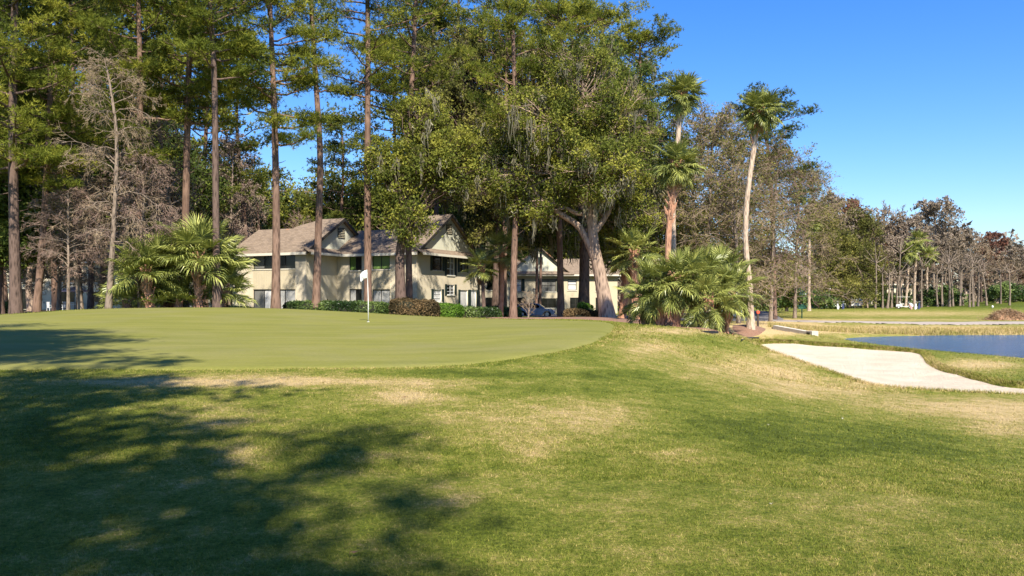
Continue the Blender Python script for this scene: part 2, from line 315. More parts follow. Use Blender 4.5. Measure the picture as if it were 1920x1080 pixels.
m, n, p = new_mat('bunker_sand'); v = coords(n, 'World')
c = mixc(n, ramp(n, noise(n, .8, 5, v, .6), [(.3, (0, 0, 0)), (.7, (1, 1, 1))]), (.60, .49, .35), (.72, .62, .47))
c = mixc(n, ramp(n, noise(n, 5, 6, v, .7), [(.6, (0, 0, 0)), (.85, (.6, .6, .6))]), c, (.36, .27, .18))
n.links.new(c, p.inputs['Base Color']); p.inputs['Roughness'].default_value = .95; p.inputs['Specular IOR Level'].default_value = .1
wv = n.nodes.new('ShaderNodeTexWave'); wv.inputs['Scale'].default_value = 3.0; wv.inputs['Distortion'].default_value = 7; wv.inputs['Detail'].default_value = 3; wv.inputs['Detail Scale'].default_value = .6; n.links.new(v, wv.inputs[0])
bump(n, p, mathn(n, 'ADD', mathn(n, 'ADD', noise(n, 9, 6, v, .75), noise(n, 2.2, 4, v)), mathn(n, 'MULTIPLY', wv.outputs['Fac'], .35)), 1.0, .09); M['sand'] = m
m, n, p = new_mat('pond_water'); v = coords(n, 'World', (1, 1.6, 1))
c = mixc(n, noise(n, .3, 3, v), (.012, .07, .19), (.03, .13, .29)); n.links.new(c, p.inputs['Base Color'])  # blue of the reflected sky is put partly into the base colour
p.inputs['Roughness'].default_value = .12; p.inputs['Specular IOR Level'].default_value = .5
bump(n, p, mathn(n, 'ADD', noise(n, 3.0, 5, v, .65), mathn(n, 'MULTIPLY', noise(n, .8, 3, v), 1.5)), 1.0, .35); M['water'] = m
M['path'] = simple('path_asphalt', (.34, .285, .235), .9, .12, 1.2, .3)
M['asphalt'] = simple('asphalt', (.17, .155, .15), .9, .2, 1.0, .4)
m, n, p = new_mat('pine_straw'); v = coords(n, 'World')
c = ramp(n, noise(n, 14, 6, v, .75), [(.3, (.07, .03, .02)), (.5, (.26, .12, .07)), (.75, (.42, .25, .16))])
c = mixc(n, noise(n, 1.0, 3, v), c, (.22, .14, .09)); n.links.new(c, p.inputs['Base Color']); p.inputs['Roughness'].default_value = .95
bump(n, p, noise(n, 25, 6, v, .8), 1.0, .05); M['straw'] = m
M['litter'] = simple('leaf_litter', (.10, .075, .045), .95, .5, 3, .8)

def polar(rs, ths):
    R, T = np.meshgrid(rs, ths, indexing='ij'); return R * np.sin(T), R * np.cos(T)
def grid_faces(nr, nc):
    i = np.arange(nr - 1)[:, None] * nc; j = np.arange(nc - 1)[None]; return np.stack([i + j, i + j + 1, i + nc + j + 1, i + nc + j], -1).reshape(-1, 4)
def add_attr(me, name, vals):
    a = me.attributes.new(name, 'FLOAT', 'POINT'); a.data.foreach_set('value', np.asarray(vals, np.float32))

# one ground sheet round the camera, out to the horizon
rs = np.concatenate([np.geomspace(.5, 9, 46)[:-1], np.geomspace(9, 70, 250)[:-1], np.geomspace(70, 220, 70)[:-1], np.geomspace(220, 1800, 18)])
th = np.concatenate([np.linspace(-math.pi, -.85, 30)[:-1], np.linspace(-.85, .85, 360)[:-1], np.linspace(.85, math.pi, 30)])
X, Y = polar(rs, th); Zb = tz(X.ravel(), Y.ravel()); Z = ground_z(X.ravel(), Y.ravel()); g = MB()
g.add(np.stack([X.ravel(), Y.ravel(), Z], -1), grid_faces(len(rs), len(th)))
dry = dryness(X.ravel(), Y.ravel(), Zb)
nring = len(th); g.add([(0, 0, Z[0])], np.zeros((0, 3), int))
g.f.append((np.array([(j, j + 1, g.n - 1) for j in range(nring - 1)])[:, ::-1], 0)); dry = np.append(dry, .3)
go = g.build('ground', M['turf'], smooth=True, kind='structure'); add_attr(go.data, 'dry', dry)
# fix winding so that the sheet faces up
if go.data.polygons[5000].normal.z < 0: go.data.flip_normals()

def drape(name, P, mat, off=.03, step=(.006, .004), margin=.35, k=.35, bowl=0.0, down=0.0, lift_h=None):
    th0 = np.arctan2(P[:, 0], P[:, 1]); r0 = np.hypot(P[:, 0], P[:, 1])
    rr = np.exp(np.arange(math.log(r0.min()) - .03, math.log(r0.max()) + .03, step[0])); tt = np.arange(th0.min() - .03, th0.max() + .03, step[1])
    X, Y = polar(rr, tt); x = X.ravel(); y = Y.ravel(); s = sdist(P, x, y)
    z = tz(x, y) + undul(x, y) * (.4 if name == 'putting_green' else 1) - down - bowl * sstep(0, 3, s)
    z = z + np.clip(s * k, -off * 2, off)
    if name == 'bunker_sand': z += .02 * np.sin(x * 2.1 + np.sin(y)) * np.sin(y * 1.7)
    Fq = grid_faces(len(rr), len(tt)); keep = (s[Fq] > -margin).all(1); Fq = Fq[keep]
    u, inv = np.unique(Fq, return_inverse=True); b = MB(); b.add(np.stack([x, y, z], -1)[u], inv.reshape(-1, 4))
    o = b.build(name, mat, smooth=True, kind='structure')
    if len(o.data.polygons) and o.data.polygons[0].normal.z < 0: o.data.flip_normals()
    return o
drape('putting_green', GREEN, M['green'], off=.035, step=(.008, .006), margin=.25)
drape('bunker_sand', SAND, M['sand'], off=.0, step=(.006, .004), margin=.55, bowl=.07, down=.07)
drape('cart_path', PATH, M['path'], off=.03, step=(.003, .006), margin=.2)
drape('driveway', DRIVE, M['asphalt'], off=.03, step=(.004, .005), margin=.2)
drape('parking_lot', LOT, M['asphalt'], off=.03, step=(.006, .006), margin=.2)
drape('pine_straw_bed', STRAW, M['straw'], off=.06, step=(.006, .005), margin=.3, k=.15)
drape('pine_straw_bed', STRAW2, M['straw'], off=.12, step=(.003, .003), margin=.3, k=.15)
drape('pine_straw_bed', STRAW3, M['straw'], off=.05, step=(.003, .003), margin=.3, k=.15)
drape('leaf_litter_ground', LITTER, M['litter'], off=.04, step=(.008, .008), margin=.3, k=.15)
wx, wy = POND.min(0) - 3, POND.max(0) + 3
b = MB(); b.add([(wx[0], wx[1], -1.25), (wy[0], wx[1], -1.25), (wy[0], wy[1], -1.25), (wx[0], wy[1], -1.25)], [(0, 1, 2, 3)]); 
# keep the sheet inside the pond's own banks
P_ = POND; c_ = P_.mean(0); out = c_ + (P_ - c_) * (1 + 1.1 / np.linalg.norm(P_ - c_, axis=1))[:, None]
b = MB(); b.add(np.column_stack([out, np.full(len(out), -1.25)]), [list(range(len(out)))])
o = b.build('pond_water', M['water'], kind='structure')
if o.data.polygons[0].normal.z < 0: o.data.flip_normals()

# ------------------------------------------------------------------ grass blades
def blades(N, dmin, dmax, hgt, wid, seed, tmax=.8):
    r = np.random.default_rng(seed)
    d = 1.0 / (1.0 / dmin + r.random(N) * (1.0 / dmax - 1.0 / dmin)); x = (r.random(N) * 2 - 1) * tmax * d; y = d
    k = (sdist(GREEN, x, y) < .03) & (sdist(SAND, x, y) < -.12) & (sdist(POND, x, y) < -.9)
    for R in (PATH, DRIVE, STRAW, STRAW2, STRAW3, LITTER): k &= sdist(R, x, y) < 0
    x = x[k]; y = y[k]; n_ = len(x); zb = tz(x, y); z = ground_z(x, y) - .004; dr = dryness(x, y, zb)
    a = r.random(n_) * 2 * np.pi; lean = r.normal(0, .55, (n_, 2)); h = hgt * (.5 + r.random(n_)) * (1 + .5 * (r.random(n_) < .03)); wd = wid * (.6 + .8 * r.random(n_)) * np.maximum(1, y / 6)
    bx = np.cos(a) * wd / 2; by = np.sin(a) * wd / 2
    V = np.stack([np.stack([x - bx, y - by, z], -1), np.stack([x + bx, y + by, z], -1), np.stack([x + lean[:, 0] * h, y + lean[:, 1] * h, z + h], -1)], 1).reshape(-1, 3)
    return V, np.arange(n_ * 3).reshape(-1, 3), np.repeat(r.random(n_), 3), np.repeat(dr, 3)
gb = MB(); drs = []
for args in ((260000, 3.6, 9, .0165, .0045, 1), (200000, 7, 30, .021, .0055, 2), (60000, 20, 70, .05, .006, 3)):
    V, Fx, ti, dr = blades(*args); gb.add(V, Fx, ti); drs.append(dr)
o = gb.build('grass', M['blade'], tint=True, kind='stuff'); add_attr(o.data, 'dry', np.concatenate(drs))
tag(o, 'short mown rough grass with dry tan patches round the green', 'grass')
# ragged fringe hanging over the bunker lip and round the green's collar
r = np.random.default_rng(19); gb = MB(); dd_ = []
for Pq, N, hh_, ins, dv in ((SAND, 26000, .075, .10, .35), (GREEN, 24000, .03, .0, .15)):
    nx = np.roll(Pq, -1, 0); L = np.linalg.norm(nx - Pq, axis=1); i = r.choice(len(Pq), N, p=L / L.sum()); t = r.random((N, 1)); q = Pq[i] * (1 - t) + nx[i] * t; e = (nx - Pq)[i] / L[i, None]; nn = np.stack([e[:, 1], -e[:, 0]], -1)
    c_ = Pq.mean(0); sg = np.sign(((q - c_) * nn).sum(1)); tst = sdist(Pq, *(q + nn * .05).T); nn = np.where(tst[:, None] > 0, -nn, nn); q = q + nn * (r.random((N, 1)) * .35 + .02 - ins)
    k = (q[:, 1] < 60); q = q[k]; nn = nn[k]; x, y = q.T; z = ground_z(x, y) - .005; h = hh_ * (.5 + r.random(len(x))); a = r.random(len(x)) * 6.28; wd_ = .006 * np.maximum(1, y / 7); bx = np.cos(a) * wd_ / 2; by = np.sin(a) * wd_ / 2; ln = r.normal(0, .5, (len(x), 2)) - nn * .35
    V = np.stack([np.stack([x - bx, y - by, z], -1), np.stack([x + bx, y + by, z], -1), np.stack([x + ln[:, 0] * h, y + ln[:, 1] * h, z + h], -1)], 1).reshape(-1, 3); gb.add(V, np.arange(len(V)).reshape(-1, 3), np.repeat(r.random(len(x)), 3)); dd_.append(np.repeat(dryness(x, y) + dv * r.random(len(x)), 3))
o = gb.build('fringe_grass', M['blade'], tint=True, kind='stuff'); add_attr(o.data, 'dry', np.concatenate(dd_)); tag(o, 'ragged fringe of grass along the bunker lip and the rim of the green', 'grass')
# taller dry grass on the far bank of the pond
r = np.random.default_rng(11); N = 26000; t_ = r.random(N)
px_ = 1440 + t_ * 620; d_ = 61.5 + r.random(N) ** 1.3 * 7.5 - np.clip((1600 - px_) / 160, 0, 1) * 4; x = W(px_, d_); y = d_
k = sdist(POND, x, y) < -.1; x = x[k]; y = y[k]; z = ground_z(x, y); k = z > -1.3; x, y, z = x[k], y[k], z[k]; n_ = len(x)
h = (.12 + .3 * r.random(n_) ** 2) * np.clip((70 - y) / 8, .2, 1); a = r.random(n_) * 6.28; bx = np.cos(a) * .02; by = np.sin(a) * .02; ln = r.normal(0, .3, (n_, 2))
V = np.stack([np.stack([x - bx, y - by, z - .02], -1), np.stack([x + bx, y + by, z - .02], -1), np.stack([x + ln[:, 0] * h, y + ln[:, 1] * h, z + h], -1)], 1).reshape(-1, 3)
gb = MB(); gb.add(V, np.arange(n_ * 3).reshape(-1, 3), np.repeat(r.random(n_), 3)); o = gb.build('tall_bank_grass', M['blade'], tint=True, kind='stuff')
add_attr(o.data, 'dry', np.repeat(.55 + .5 * r.random(n_), 3)); tag(o, 'tan uncut grass along the far bank of the pond', 'grass')
# ------------------------------------------------------------------ buildings
def stucco(name, col, cs=(1, 1, 1)):
    m, n, p = new_mat(name); v = coords(n, 'Object')
    c = mixc(n, noise(n, .9, 5, v, .6), tuple(x * .86 for x in col), tuple(x * 1.08 for x in col))
    st = ramp(n, noise(n, 2.2, 5, coords(n, 'Object', (1, 1, .12)), .7), [(.55, (0, 0, 0)), (.85, (.45, .45, .45))]); c = mixc(n, st, c, tuple(x * .62 for x in col))
    n.links.new(c, p.inputs['Base Color']); p.inputs['Roughness'].default_value = .92; p.inputs['Specular IOR Level'].default_value = .15
    bump(n, p, noise(n, 30, 5, v, .7), .4, .01); return m
M['stucco'] = stucco('stucco', (.62, .54, .40)); M['siding'] = stucco('siding', (.52, .45, .32)); M['gable'] = stucco('gable_siding', (.58, .57, .45))
M['trim'] = simple('pale_trim', (.62, .58, .48), .7, .1, 4)
M['frame'] = simple('bronze_frame', (.035, .032, .028), .5, .2, 4)
M['white'] = simple('white_paint', (.78, .78, .75), .5, .06, 4)
M['shutter'] = simple('dark_green_shutter', (.02, .035, .03), .6, .3, 6)
m, n, p = new_mat('roof_shingles'); v = coords(n, 'Object')
br = n.nodes.new('ShaderNodeTexBrick'); br.inputs['Scale'].default_value = 1.0; br.inputs['Brick Width'].default_value = .33; br.inputs['Row Height'].default_value = .14; br.inputs['Mortar Size'].default_value = .006
br.inputs['Color1'].default_value = (.11, .085, .065, 1); br.inputs['Color2'].default_value = (.265, .205, .155, 1); br.inputs['Mortar'].default_value = (.05, .035, .03, 1)
tcu = n.nodes.new('ShaderNodeMapping'); tcu.inputs['Rotation'].default_value = (0, 0, 0); n.links.new(attr(n, 'uvx') and n.nodes.new('ShaderNodeTexCoord').outputs['UV'], tcu.inputs[0]); n.links.new(tcu.outputs[0], br.inputs['Vector'])
c = mixc(n, noise(n, .8, 5, v, .6), br.outputs['Color'], (.25, .19, .14)); c = mixc(n, ramp(n, noise(n, .45, 4, coords(n, 'Object', (1.3, 1, 1))), [(.68, (0, 0, 0)), (.76, (1, 1, 1))]), c, (.36, .15, .08))
n.links.new(c, p.inputs['Base Color']); p.inputs['Roughness'].default_value = .95; p.inputs['Specular IOR Level'].default_value = .1
bump(n, p, mathn(n, 'ADD', br.outputs['Fac'], noise(n, 20, 4, v)), .6, .02); M['roof'] = m
def glass(name, col, rough=.08):
    m, n, p = new_mat(name); n.links.new(mixc(n, noise(n, .8, 3, coords(n, 'Object')), tuple(x * .5 for x in col), col), p.inputs['Base Color'])
    p.inputs['Roughness'].default_value = rough; p.inputs['Specular IOR Level'].default_value = .35; return m
M['glass'] = glass('dark_glass', (.016, .018, .018)); M['glass_green'] = glass('green_blind_behind_glass', (.17, .28, .07), .25)
M['glass_grey'] = glass('grey_curtain_behind_glass', (.22, .215, .20), .2); M['glass_white'] = glass('white_curtain_behind_glass', (.75, .74, .72), .3)
m, n, p = new_mat('vertical_blinds'); v = coords(n, 'Object', (1, 1, 1)); wv = n.nodes.new('ShaderNodeTexWave'); wv.inputs['Scale'].default_value = 3.2; wv.bands_direction = 'X'; n.links.new(v, wv.inputs[0])
n.links.new(mixc(n, wv.outputs['Fac'], (.12, .12, .12), (.62, .61, .58)), p.inputs['Base Color']); p.inputs['Roughness'].default_value = .3; M['blinds'] = m

def uv_roof(o):
    """planar shingle coordinates: along the eave and up the slope"""
    me = o.data; uv = me.uv_layers.new(name='UVMap')
    for p in me.polygons:
        nn = p.normal; h = Vector((nn.y, -nn.x, 0)); h = h.normalized() if h.length > .05 else Vector((1, 0, 0)); s_ = nn.cross(h)
        for li in p.loop_indices:
            c = me.vertices[me.loops[li].vertex_index].co; uv.data[li].uv = (c.dot(h), c.dot(s_))

class Face:
    """a wall plane in a building's own frame: o + a*u + z, with outward normal nrm"""
    def __init__(s, root, o, u, nrm):
        s.root = root; s.o = Vector(o); s.u = Vector(u).normalized(); s.n = Vector(nrm).normalized()
        s.mw = Matrix.Translation(root.location) @ Matrix.Rotation(root.rotation_euler.z, 4, 'Z')
    def loc(s, px, py):
        """photo pixel to (a, z) on this wall"""
        n_ = s.mw.to_3x3() @ s.n; o = s.mw @ s.o; c = Vector((0, 0, EYE)); r = Vector(((px - 960) / F, 1, (HOR - py) / F))
        t = (o - c).dot(n_) / r.dot(n_); q = s.mw.inverted() @ (c + r * t) - s.o
        return q.dot(s.u), q.z
    def block(s, b, a0, a1, z0, z1, d0, d1, mi=0):
        P = [s.o + s.u * a + s.n * d + Vector((0, 0, z)) for z in (z0, z1) for d in (d0, d1) for a in (a0, a1)]
        b.add([tuple(p) for p in P], [(0, 2, 3, 1), (4, 5, 7, 6), (0, 1, 5, 4), (2, 6, 7, 3), (0, 4, 6, 2), (1, 3, 7, 5)], mi=mi)
def wall(face, a0, a1, z0, z1, holes, mat, name='wall', th=.3, parent=None, label=None):
    """one wall of masonry with real openings; holes are (a0, a1, z0, z1)"""
    b = MB(); xs = sorted({a0, a1, *[h[0] for h in holes], *[h[1] for h in holes]}); zs = sorted({z0, z1, *[h[2] for h in holes], *[h[3] for h in holes]})
    for i in range(len(xs) - 1):
        run = None
        for j in range(len(zs) - 1):
            cx = (xs[i] + xs[i + 1]) / 2; cz = (zs[j] + zs[j + 1]) / 2
            inside = any(h[0] < cx < h[1] and h[2] < cz < h[3] for h in holes)
            if not inside: run = [zs[j], zs[j + 1]] if run is None else [run[0], zs[j + 1]]
            if (inside or j == len(zs) - 2) and run is not None:
                face.block(b, xs[i], xs[i + 1], run[0], run[1], -th, 0); run = None
    o = b.build(name, mat, parent or face.root); 
    if label: o['label'] = label
    return o
def window(face, h, panes=2, mat='glass', shutters=False, sill=True, name='window', fm='frame', mats=None, rails=0):
    a0, a1, z0, z1 = h; fw = .07; b = MB()
    face.block(b, a0, a0 + fw, z0, z1, -.14, -.05); face.block(b, a1 - fw, a1, z0, z1, -.14, -.05)
    face.block(b, a0 + fw, a1 - fw, z0, z0 + fw, -.14, -.05); face.block(b, a0 + fw, a1 - fw, z1 - fw, z1, -.14, -.05)
    wd = (a1 - a0 - 2 * fw) / panes
    for i in range(1, panes): face.block(b, a0 + fw + i * wd - .03, a0 + fw + i * wd + .03, z0 + fw, z1 - fw, -.138, -.055)
    for i in range(rails): zz = z0 + (z1 - z0) * (i + 1) / (rails + 1); face.block(b, a0 + fw, a1 - fw, zz - .025, zz + .025, -.13, -.06)
    w_ = b.build(name, M[fm], face.root)
    for i in range(panes):
        b = MB(); face.block(b, a0 + fw + i * wd, a0 + fw + (i + 1) * wd, z0 + fw, z1 - fw, -.115, -.095)
        b.build('pane', M[(mats or [mat] * panes)[i]], w_)
    if sill: b = MB(); face.block(b, a0 - .08, a1 + .08, z0 - .1, z0, -.04, .08); b.build('sill', M['trim'], w_)
    if shutters:
        for s_ in (0, 1):
            b = MB(); x0 = a0 - .42 if s_ == 0 else a1 + .04; face.block(b, x0, x0 + .38, z0 - .05, z1 + .05, .005, .05)
            for q in range(9): zz = z0 + (z1 - z0) * (q + .5) / 9; face.block(b, x0 + .05, x0 + .33, zz - .03, zz + .03, .05, .065)
            b.build('shutter', M['shutter'], w_)
    return w_
def dark_inside(root, x0, x1, y0, y1, z1):
    b = MB(); b.box(x0, x1, y0, y1, 0.02, z1); b.build('dark_backing', M['frame'], root)  # near-black sheet behind the openings, standing in for unlit rooms
def siding_panel(face, a0, a1, z0, z1, name='siding_panel', mat='siding'):
    b = MB(); face.block(b, a0, a1, z0, z1, .0, .03); k = a0 + .1
    while k < a1 - .05: face.block(b, k, k + .035, z0, z1, .03, .05); k += .2
    o = b.build(name, M[mat], face.root); return o

EH = 5.42   # eave height above the ground floor
def unit_roof(root, xl, xr, yf, depth, hx, rise=.62, low=3.7, high=5.6, ov=.55, back=True, hip=1.6, name='roof'):
    """front slope with a low ridge; towards the right gable end (from hx) the same slope climbs on to a higher ridge"""
    t = .16; ze = EH
    y0 = yf - ov; zf = ze - ov * rise * .2
    sl = lambda y: zf + (y - y0) * rise
    yl = yf + low; yh = yf + high; yb = yf + depth + ov; slb = lambda y: zf + (yb - y) * rise * .95
    b = MB()
    # low part: front slope to low ridge, then a flat back slope
    def slab(P):
        b.poly_prism(P, (0, 0, -t))
    xg = xr + .35
    slab([(xl - .4, y0, zf), (hx, y0, zf), (hx, yl, sl(yl)), (xl - .4, yl, sl(yl))])
    zb = sl(yl) - (yb - yl) * .3
    slab([(xl - .4, yl, sl(yl)), (hx, yl, sl(yl)), (hx, yb, zb), (xl - .4, yb, zb)])
    # high part with a hipped left end
    slab([(hx, y0, zf), (xg, y0, zf), (xg, yh, sl(yh)), (hx + hip, yh, sl(yh)), (hx, yl + .3, sl(yl + .3))])
    slab([(hx + hip, yh, sl(yh)), (xg, yh, sl(yh)), (xg, yb, sl(yh) - (yb - yh) * rise), (hx, yb, sl(yh) - (yb - yh) * rise), (hx, yl + .3, sl(yl + .3))])
    o = b.build(name, M['roof'], root); uv_roof(o)
    # fascia and gutter under the front eave
    b = MB(); b.box(xl - .38, xg, y0 - .06, y0 + .02, zf - .26, zf - .02); b.build('fascia', M['trim'], root)
    b = MB(); b.box(xl - .3, xr + .3, y0 + .03, yf - .002, zf - .24, zf - .2); b.build('soffit', M['siding'], root)
    return sl, yh, yb
def gable_end(root, xr, yf, depth, sl, yh, rise=.62, vent=True, skirt=True):
    f = Face(root, (xr, 0, 0), (0, 1, 0), (1, 0, 0)); zt = sl(yh) - .2; zb = EH + .0
    ya = yf + (zb - (sl(yf))) / rise + .1; yb = yh + (zt - zb) / rise - .1
    b = MB(); b.poly_prism([(xr - .06, yf + .2, zb - .2), (xr - .06, yb, zb - .2), (xr - .06, yb - .1, zb + .05), (xr - .06, yh, zt), (xr - .06, yf + .1, zb + .1)], (-.25, 0, 0)); g = b.build('gable_wall', M['gable'], root)
    if vent:
        b = MB(); f.block(b, yh - .55, yh + .55, zt - 1.75, zt - .75, -.06, -.01); v_ = b.build('gable_vent', M['shutter'], g)
        b = MB()
        for q in range(6): f.block(b, yh - .5, yh + .5, zt - 1.7 + q * .16, zt - 1.64 + q * .16, -.01, .02)
        b.build('louvre', M['siding'], v_)
    b = MB()
    for s_ in (-1, 1):   # rake boards
        y_e = yf - .5 if s_ < 0 else yb + .5; z_e = sl(yh) - abs(yh - y_e) * rise - .02
        b.poly_prism([(xr + .36, yh, sl(yh) - .0), (xr + .36, y_e, z_e), (xr + .36, y_e, z_e - .28), (xr + .36, yh, sl(yh) - .3)], (.05, 0, 0))
    b.build('rake_board', M['frame'], g)
    if skirt:
        b = MB(); zs = EH + .42; b.poly_prism([(xr - .05, yf - .5, zs), (xr + .95, yf - .5, EH - .1), (xr + .95, yf + depth + .5, EH - .1), (xr - .05, yf + depth + .5, zs)], (0, 0, -.12)); o = b.build('pent_roof', M['roof'], root); uv_roof(o)
        b = MB(); b.box(xr + .94, xr + 1.0, yf - .5, yf + depth + .5, EH - .32, EH - .1); b.build('fascia', M['trim'], root)
    return f

# --- main condominium block
R0 = math.radians(-25)
main = empty('condominium_building', (-8.7, 73.3, .5), R0, label='cream stucco two storey condominium with brown shingled gable roofs behind the putting green hedge', cat='building')
fB = Face(main, (-9, 0, 0), (1, 0, 0), (0, -1, 0)); fR = Face(main, (0, 0, 0), (0, 1, 0), (1, 0, 0)); fA = Face(main, (-17.7, -4.5, 0), (1, 0, 0), (0, -1, 0)); fAR = Face(main, (-9, -4.5, 0), (0, 1, 0), (1, 0, 0))
def hole(f, x0, x1, y0, y1):
    a0, z1 = f.loc(x0, (y0)); a1, z0 = f.loc(x1, y1); _, z1 = f.loc((x0 + x1) / 2, y0); _, z0 = f.loc((x0 + x1) / 2, y1)
    return (a0, a1, max(z0, .05), z1)
hA1 = hole(fA, 475, 555, 475, 504); hA2 = hole(fA, 475, 555, 543, 577); hA2 = (hA1[0], hA1[1], .05, hA2[3])
wall(fA, 0, 8.7, -.6, EH, [hA1, hA2], M['stucco']); siding_panel(fA, hA1[0], hA1[1], hA2[3] + .05, hA1[2] - .12)
window(fA, hA1, 4, mats=['glass_grey', 'glass', 'glass', 'glass']); window(fA, hA2, 4, mats=['glass_grey', 'glass_white', 'blinds', 'blinds'], sill=False, name='sliding_door')
wall(fAR, .3, 14.2, -.6, EH, [], M['stucco'])
b = MB(); b.box(-17.7, -17.4, -4.2, 9.5, -.6, EH); b.build('wall', M['stucco'], main)
b = MB(); fA.block(b, hA1[1] + .05, 8.75, -.6, EH - .05, .0, .16); b.build('pilaster', M['stucco'], main); b = MB(); fA.block(b, -.02, hA1[0] - .05, -.6, EH - .05, .0, .06); b.build('pilaster', M['stucco'], main)
hB1 = hole(fB, 655, 679, 480, 507); hB2 = hole(fB, 698, 731, 476, 505); hB3 = hole(fB, 655, 679, 542, 568); hB4 = hole(fB, 698, 731, 543, 568)
hB3 = (hB1[0], hB1[1], .3, hB3[3]); hB4 = (hB2[0], hB2[1], .1, hB4[3])
wall(fB, .02, 9, -.6, EH, [hB1, hB2, hB3, hB4], M['stucco'])
window(fB, hB1, 2, mats=['glass_green', 'glass']); window(fB, hB2, 2, mats=['glass_green', 'glass_green']); window(fB, hB3, 2, mats=['blinds', 'glass'], sill=False); window(fB, hB4, 2, mats=['blinds', 'blinds'], sill=False, name='sliding_door')
siding_panel(fB, hB2[0], hB2[1], hB4[3] + .05, hB2[2] - .12)
b = MB(); fB.block(b, hB1[1] + .15, hB2[0] - .2, -.6, EH - .05, .0, .28); b.build('pilaster', M['stucco'], main)
holes = [hole(fR, 811, 829, 479, 507), hole(fR, 838, 852, 481, 516), hole(fR, 862, 874, 483, 510), hole(fR, 813, 828, 543, 566), hole(fR, 838, 852, 534, 553), hole(fR, 863, 877, 544, 577), hole(fR, 883, 893, 544, 577)]
wall(fR, .3, 12, -.8, EH, [(a, b_, c, d) for a, b_, c, d in holes], M['stucco'])
for i, h in enumerate(holes):
    window(fR, h, 2 if i in (1, 2, 4) else 1, mats={0: ['glass'], 3: ['glass_white'], 5: ['glass_white'], 6: ['glass_white']}.get(i, ['glass', 'glass_grey']), shutters=True, rails=0 if i > 4 else 2, fm='frame' if i in (0, 2) else 'white', sill=i < 5, name='window' if i < 5 else 'glazed_door')
b = MB(); b.box(-17.4, -.3, 11.7, 12, -.8, EH); b.build('wall', M['stucco'], main)
dark_inside(main, -17.2, -9.5, -3.5, -3.2, EH - .1); dark_inside(main, -8.8, -.6, 1.0, 1.3, EH - .1); dark_inside(main, -1.2, -.9, 1.3, 11.5, EH - .1)
sl, yh, yb = unit_roof(main, -17.7, -9, -4.5, 10.2, -13.6, hip=2.3, high=5.2); gable_end(main, -9, -4.5, 10.2, sl, yh)
sl, yh, yb = unit_roof(main, -8.7, 0, 0, 12, -3.9, hip=.9, high=6.0, low=3.6); gable_end(main, 0, 0, 12, sl, yh)
b = MB(); b.box(-17.6, -10, -5.9, -4.8, -.3, .12); b.build('patio_slab', M['trim'], main)

# --- simpler neighbours of the same style
def condo(loc, rz, wd, dp, label, wins, gables, ridge=3.0, wing=None, cm='stucco', doors=()):
    """wins: (a0,a1,z0,z1,panes,shutters); gables: centre a of front gables (a, half width, rise)"""
    r_ = empty('condominium_building', loc, rz, label=label, cat='building'); f = Face(r_, (0, 0, 0), (1, 0, 0), (0, -1, 0))
    wall(f, 0, wd, -.8, EH, [w_[:4] for w_ in wins], M[cm])
    for w_ in wins: window(f, w_[:4], w_[4], mats=w_[6] if len(w_) > 6 else None, shutters=w_[5], rails=1)
    b = MB(); b.box(0, .3, .3, dp, -.8, EH); b.box(wd - .3, wd, .3, dp, -.8, EH); b.box(.3, wd - .3, dp - .3, dp, -.8, EH); b.build('wall', M[cm], r_)
    dark_inside(r_, .5, wd - .5, 1.4, 1.6, EH - .1)
    b = MB(); yr = dp * .5; t = (0, 0, -.15); z1 = EH + ridge
    b.poly_prism([(-.5, -.6, EH - .1), (wd + .5, -.6, EH - .1), (wd + .5, yr, z1), (-.5, yr, z1)], t); b.poly_prism([(-.5, yr, z1), (wd + .5, yr, z1), (wd + .5, dp + .6, EH - .1), (-.5, dp + .6, EH - .1)], t)
    o = b.build('roof', M['roof'], r_); uv_roof(o)
    b = MB(); b.box(-.5, wd + .5, -.68, -.61, EH - .3, EH - .1); b.build('fascia', M['trim'], r_)
    for s_, xx in ((0, 0), (1, wd - .2)):
        b = MB(); b.poly_prism([(xx, 0, EH), (xx, dp, EH), (xx, yr, z1 - .2)], (.2, 0, 0)); b.build('gable_wall', M['gable'], r_)
    for (ga, hw, rs) in gables:
        b = MB(); b.poly_prism([(ga - hw, -.02, EH - .05), (ga + hw, -.02, EH - .05), (ga, -.02, EH + rs)], (0, .25, 0)); g = b.build('gable_wall', M['gable'], r_)
        b = MB(); f.block(b, ga - .5, ga + .5, EH + rs * .35, EH + rs * .35 + 1.0, .02, .07); b.build('gable_vent', M['shutter'], g)
        b = MB(); L = yr
        for s_ in (-1, 1): b.poly_prism([(ga, -.5, EH + rs + .12), (ga + s_ * (hw + .4), -.5, EH - .15), (ga + s_ * (hw + .4), L, EH - .15), (ga, L, EH + rs + .12)], (0, 0, -.14))
        o = b.build('gable_roof', M['roof'], r_); uv_roof(o)
        b = MB(); b.poly_prism([(ga - hw - .5, -.02, EH + .35), (ga + hw + .5, -.02, EH + .35), (ga + hw + .5, -.8, EH - .02), (ga - hw - .5, -.8, EH - .02)], (0, 0, -.1)); o = b.build('pent_roof', M['roof'], r_); uv_roof(o)
    return r_
condo((W(318, 90), 90, .5), math.radians(-3), 13, 10, 'cream condominium half hidden behind the palmettos, one pale gable with dark vent above', [(1, 3, 3, 4.7, 2, False), (5, 7.2, 3, 4.7, 2, False), (9, 11, 3, 4.7, 2, False), (1, 3, .3, 2.2, 2, False), (5, 7.2, .1, 2.2, 2, False), (9.5, 11, .1, 2.2, 2, False)], [(7.0, 3.2, 3.7)], ridge=3.2)
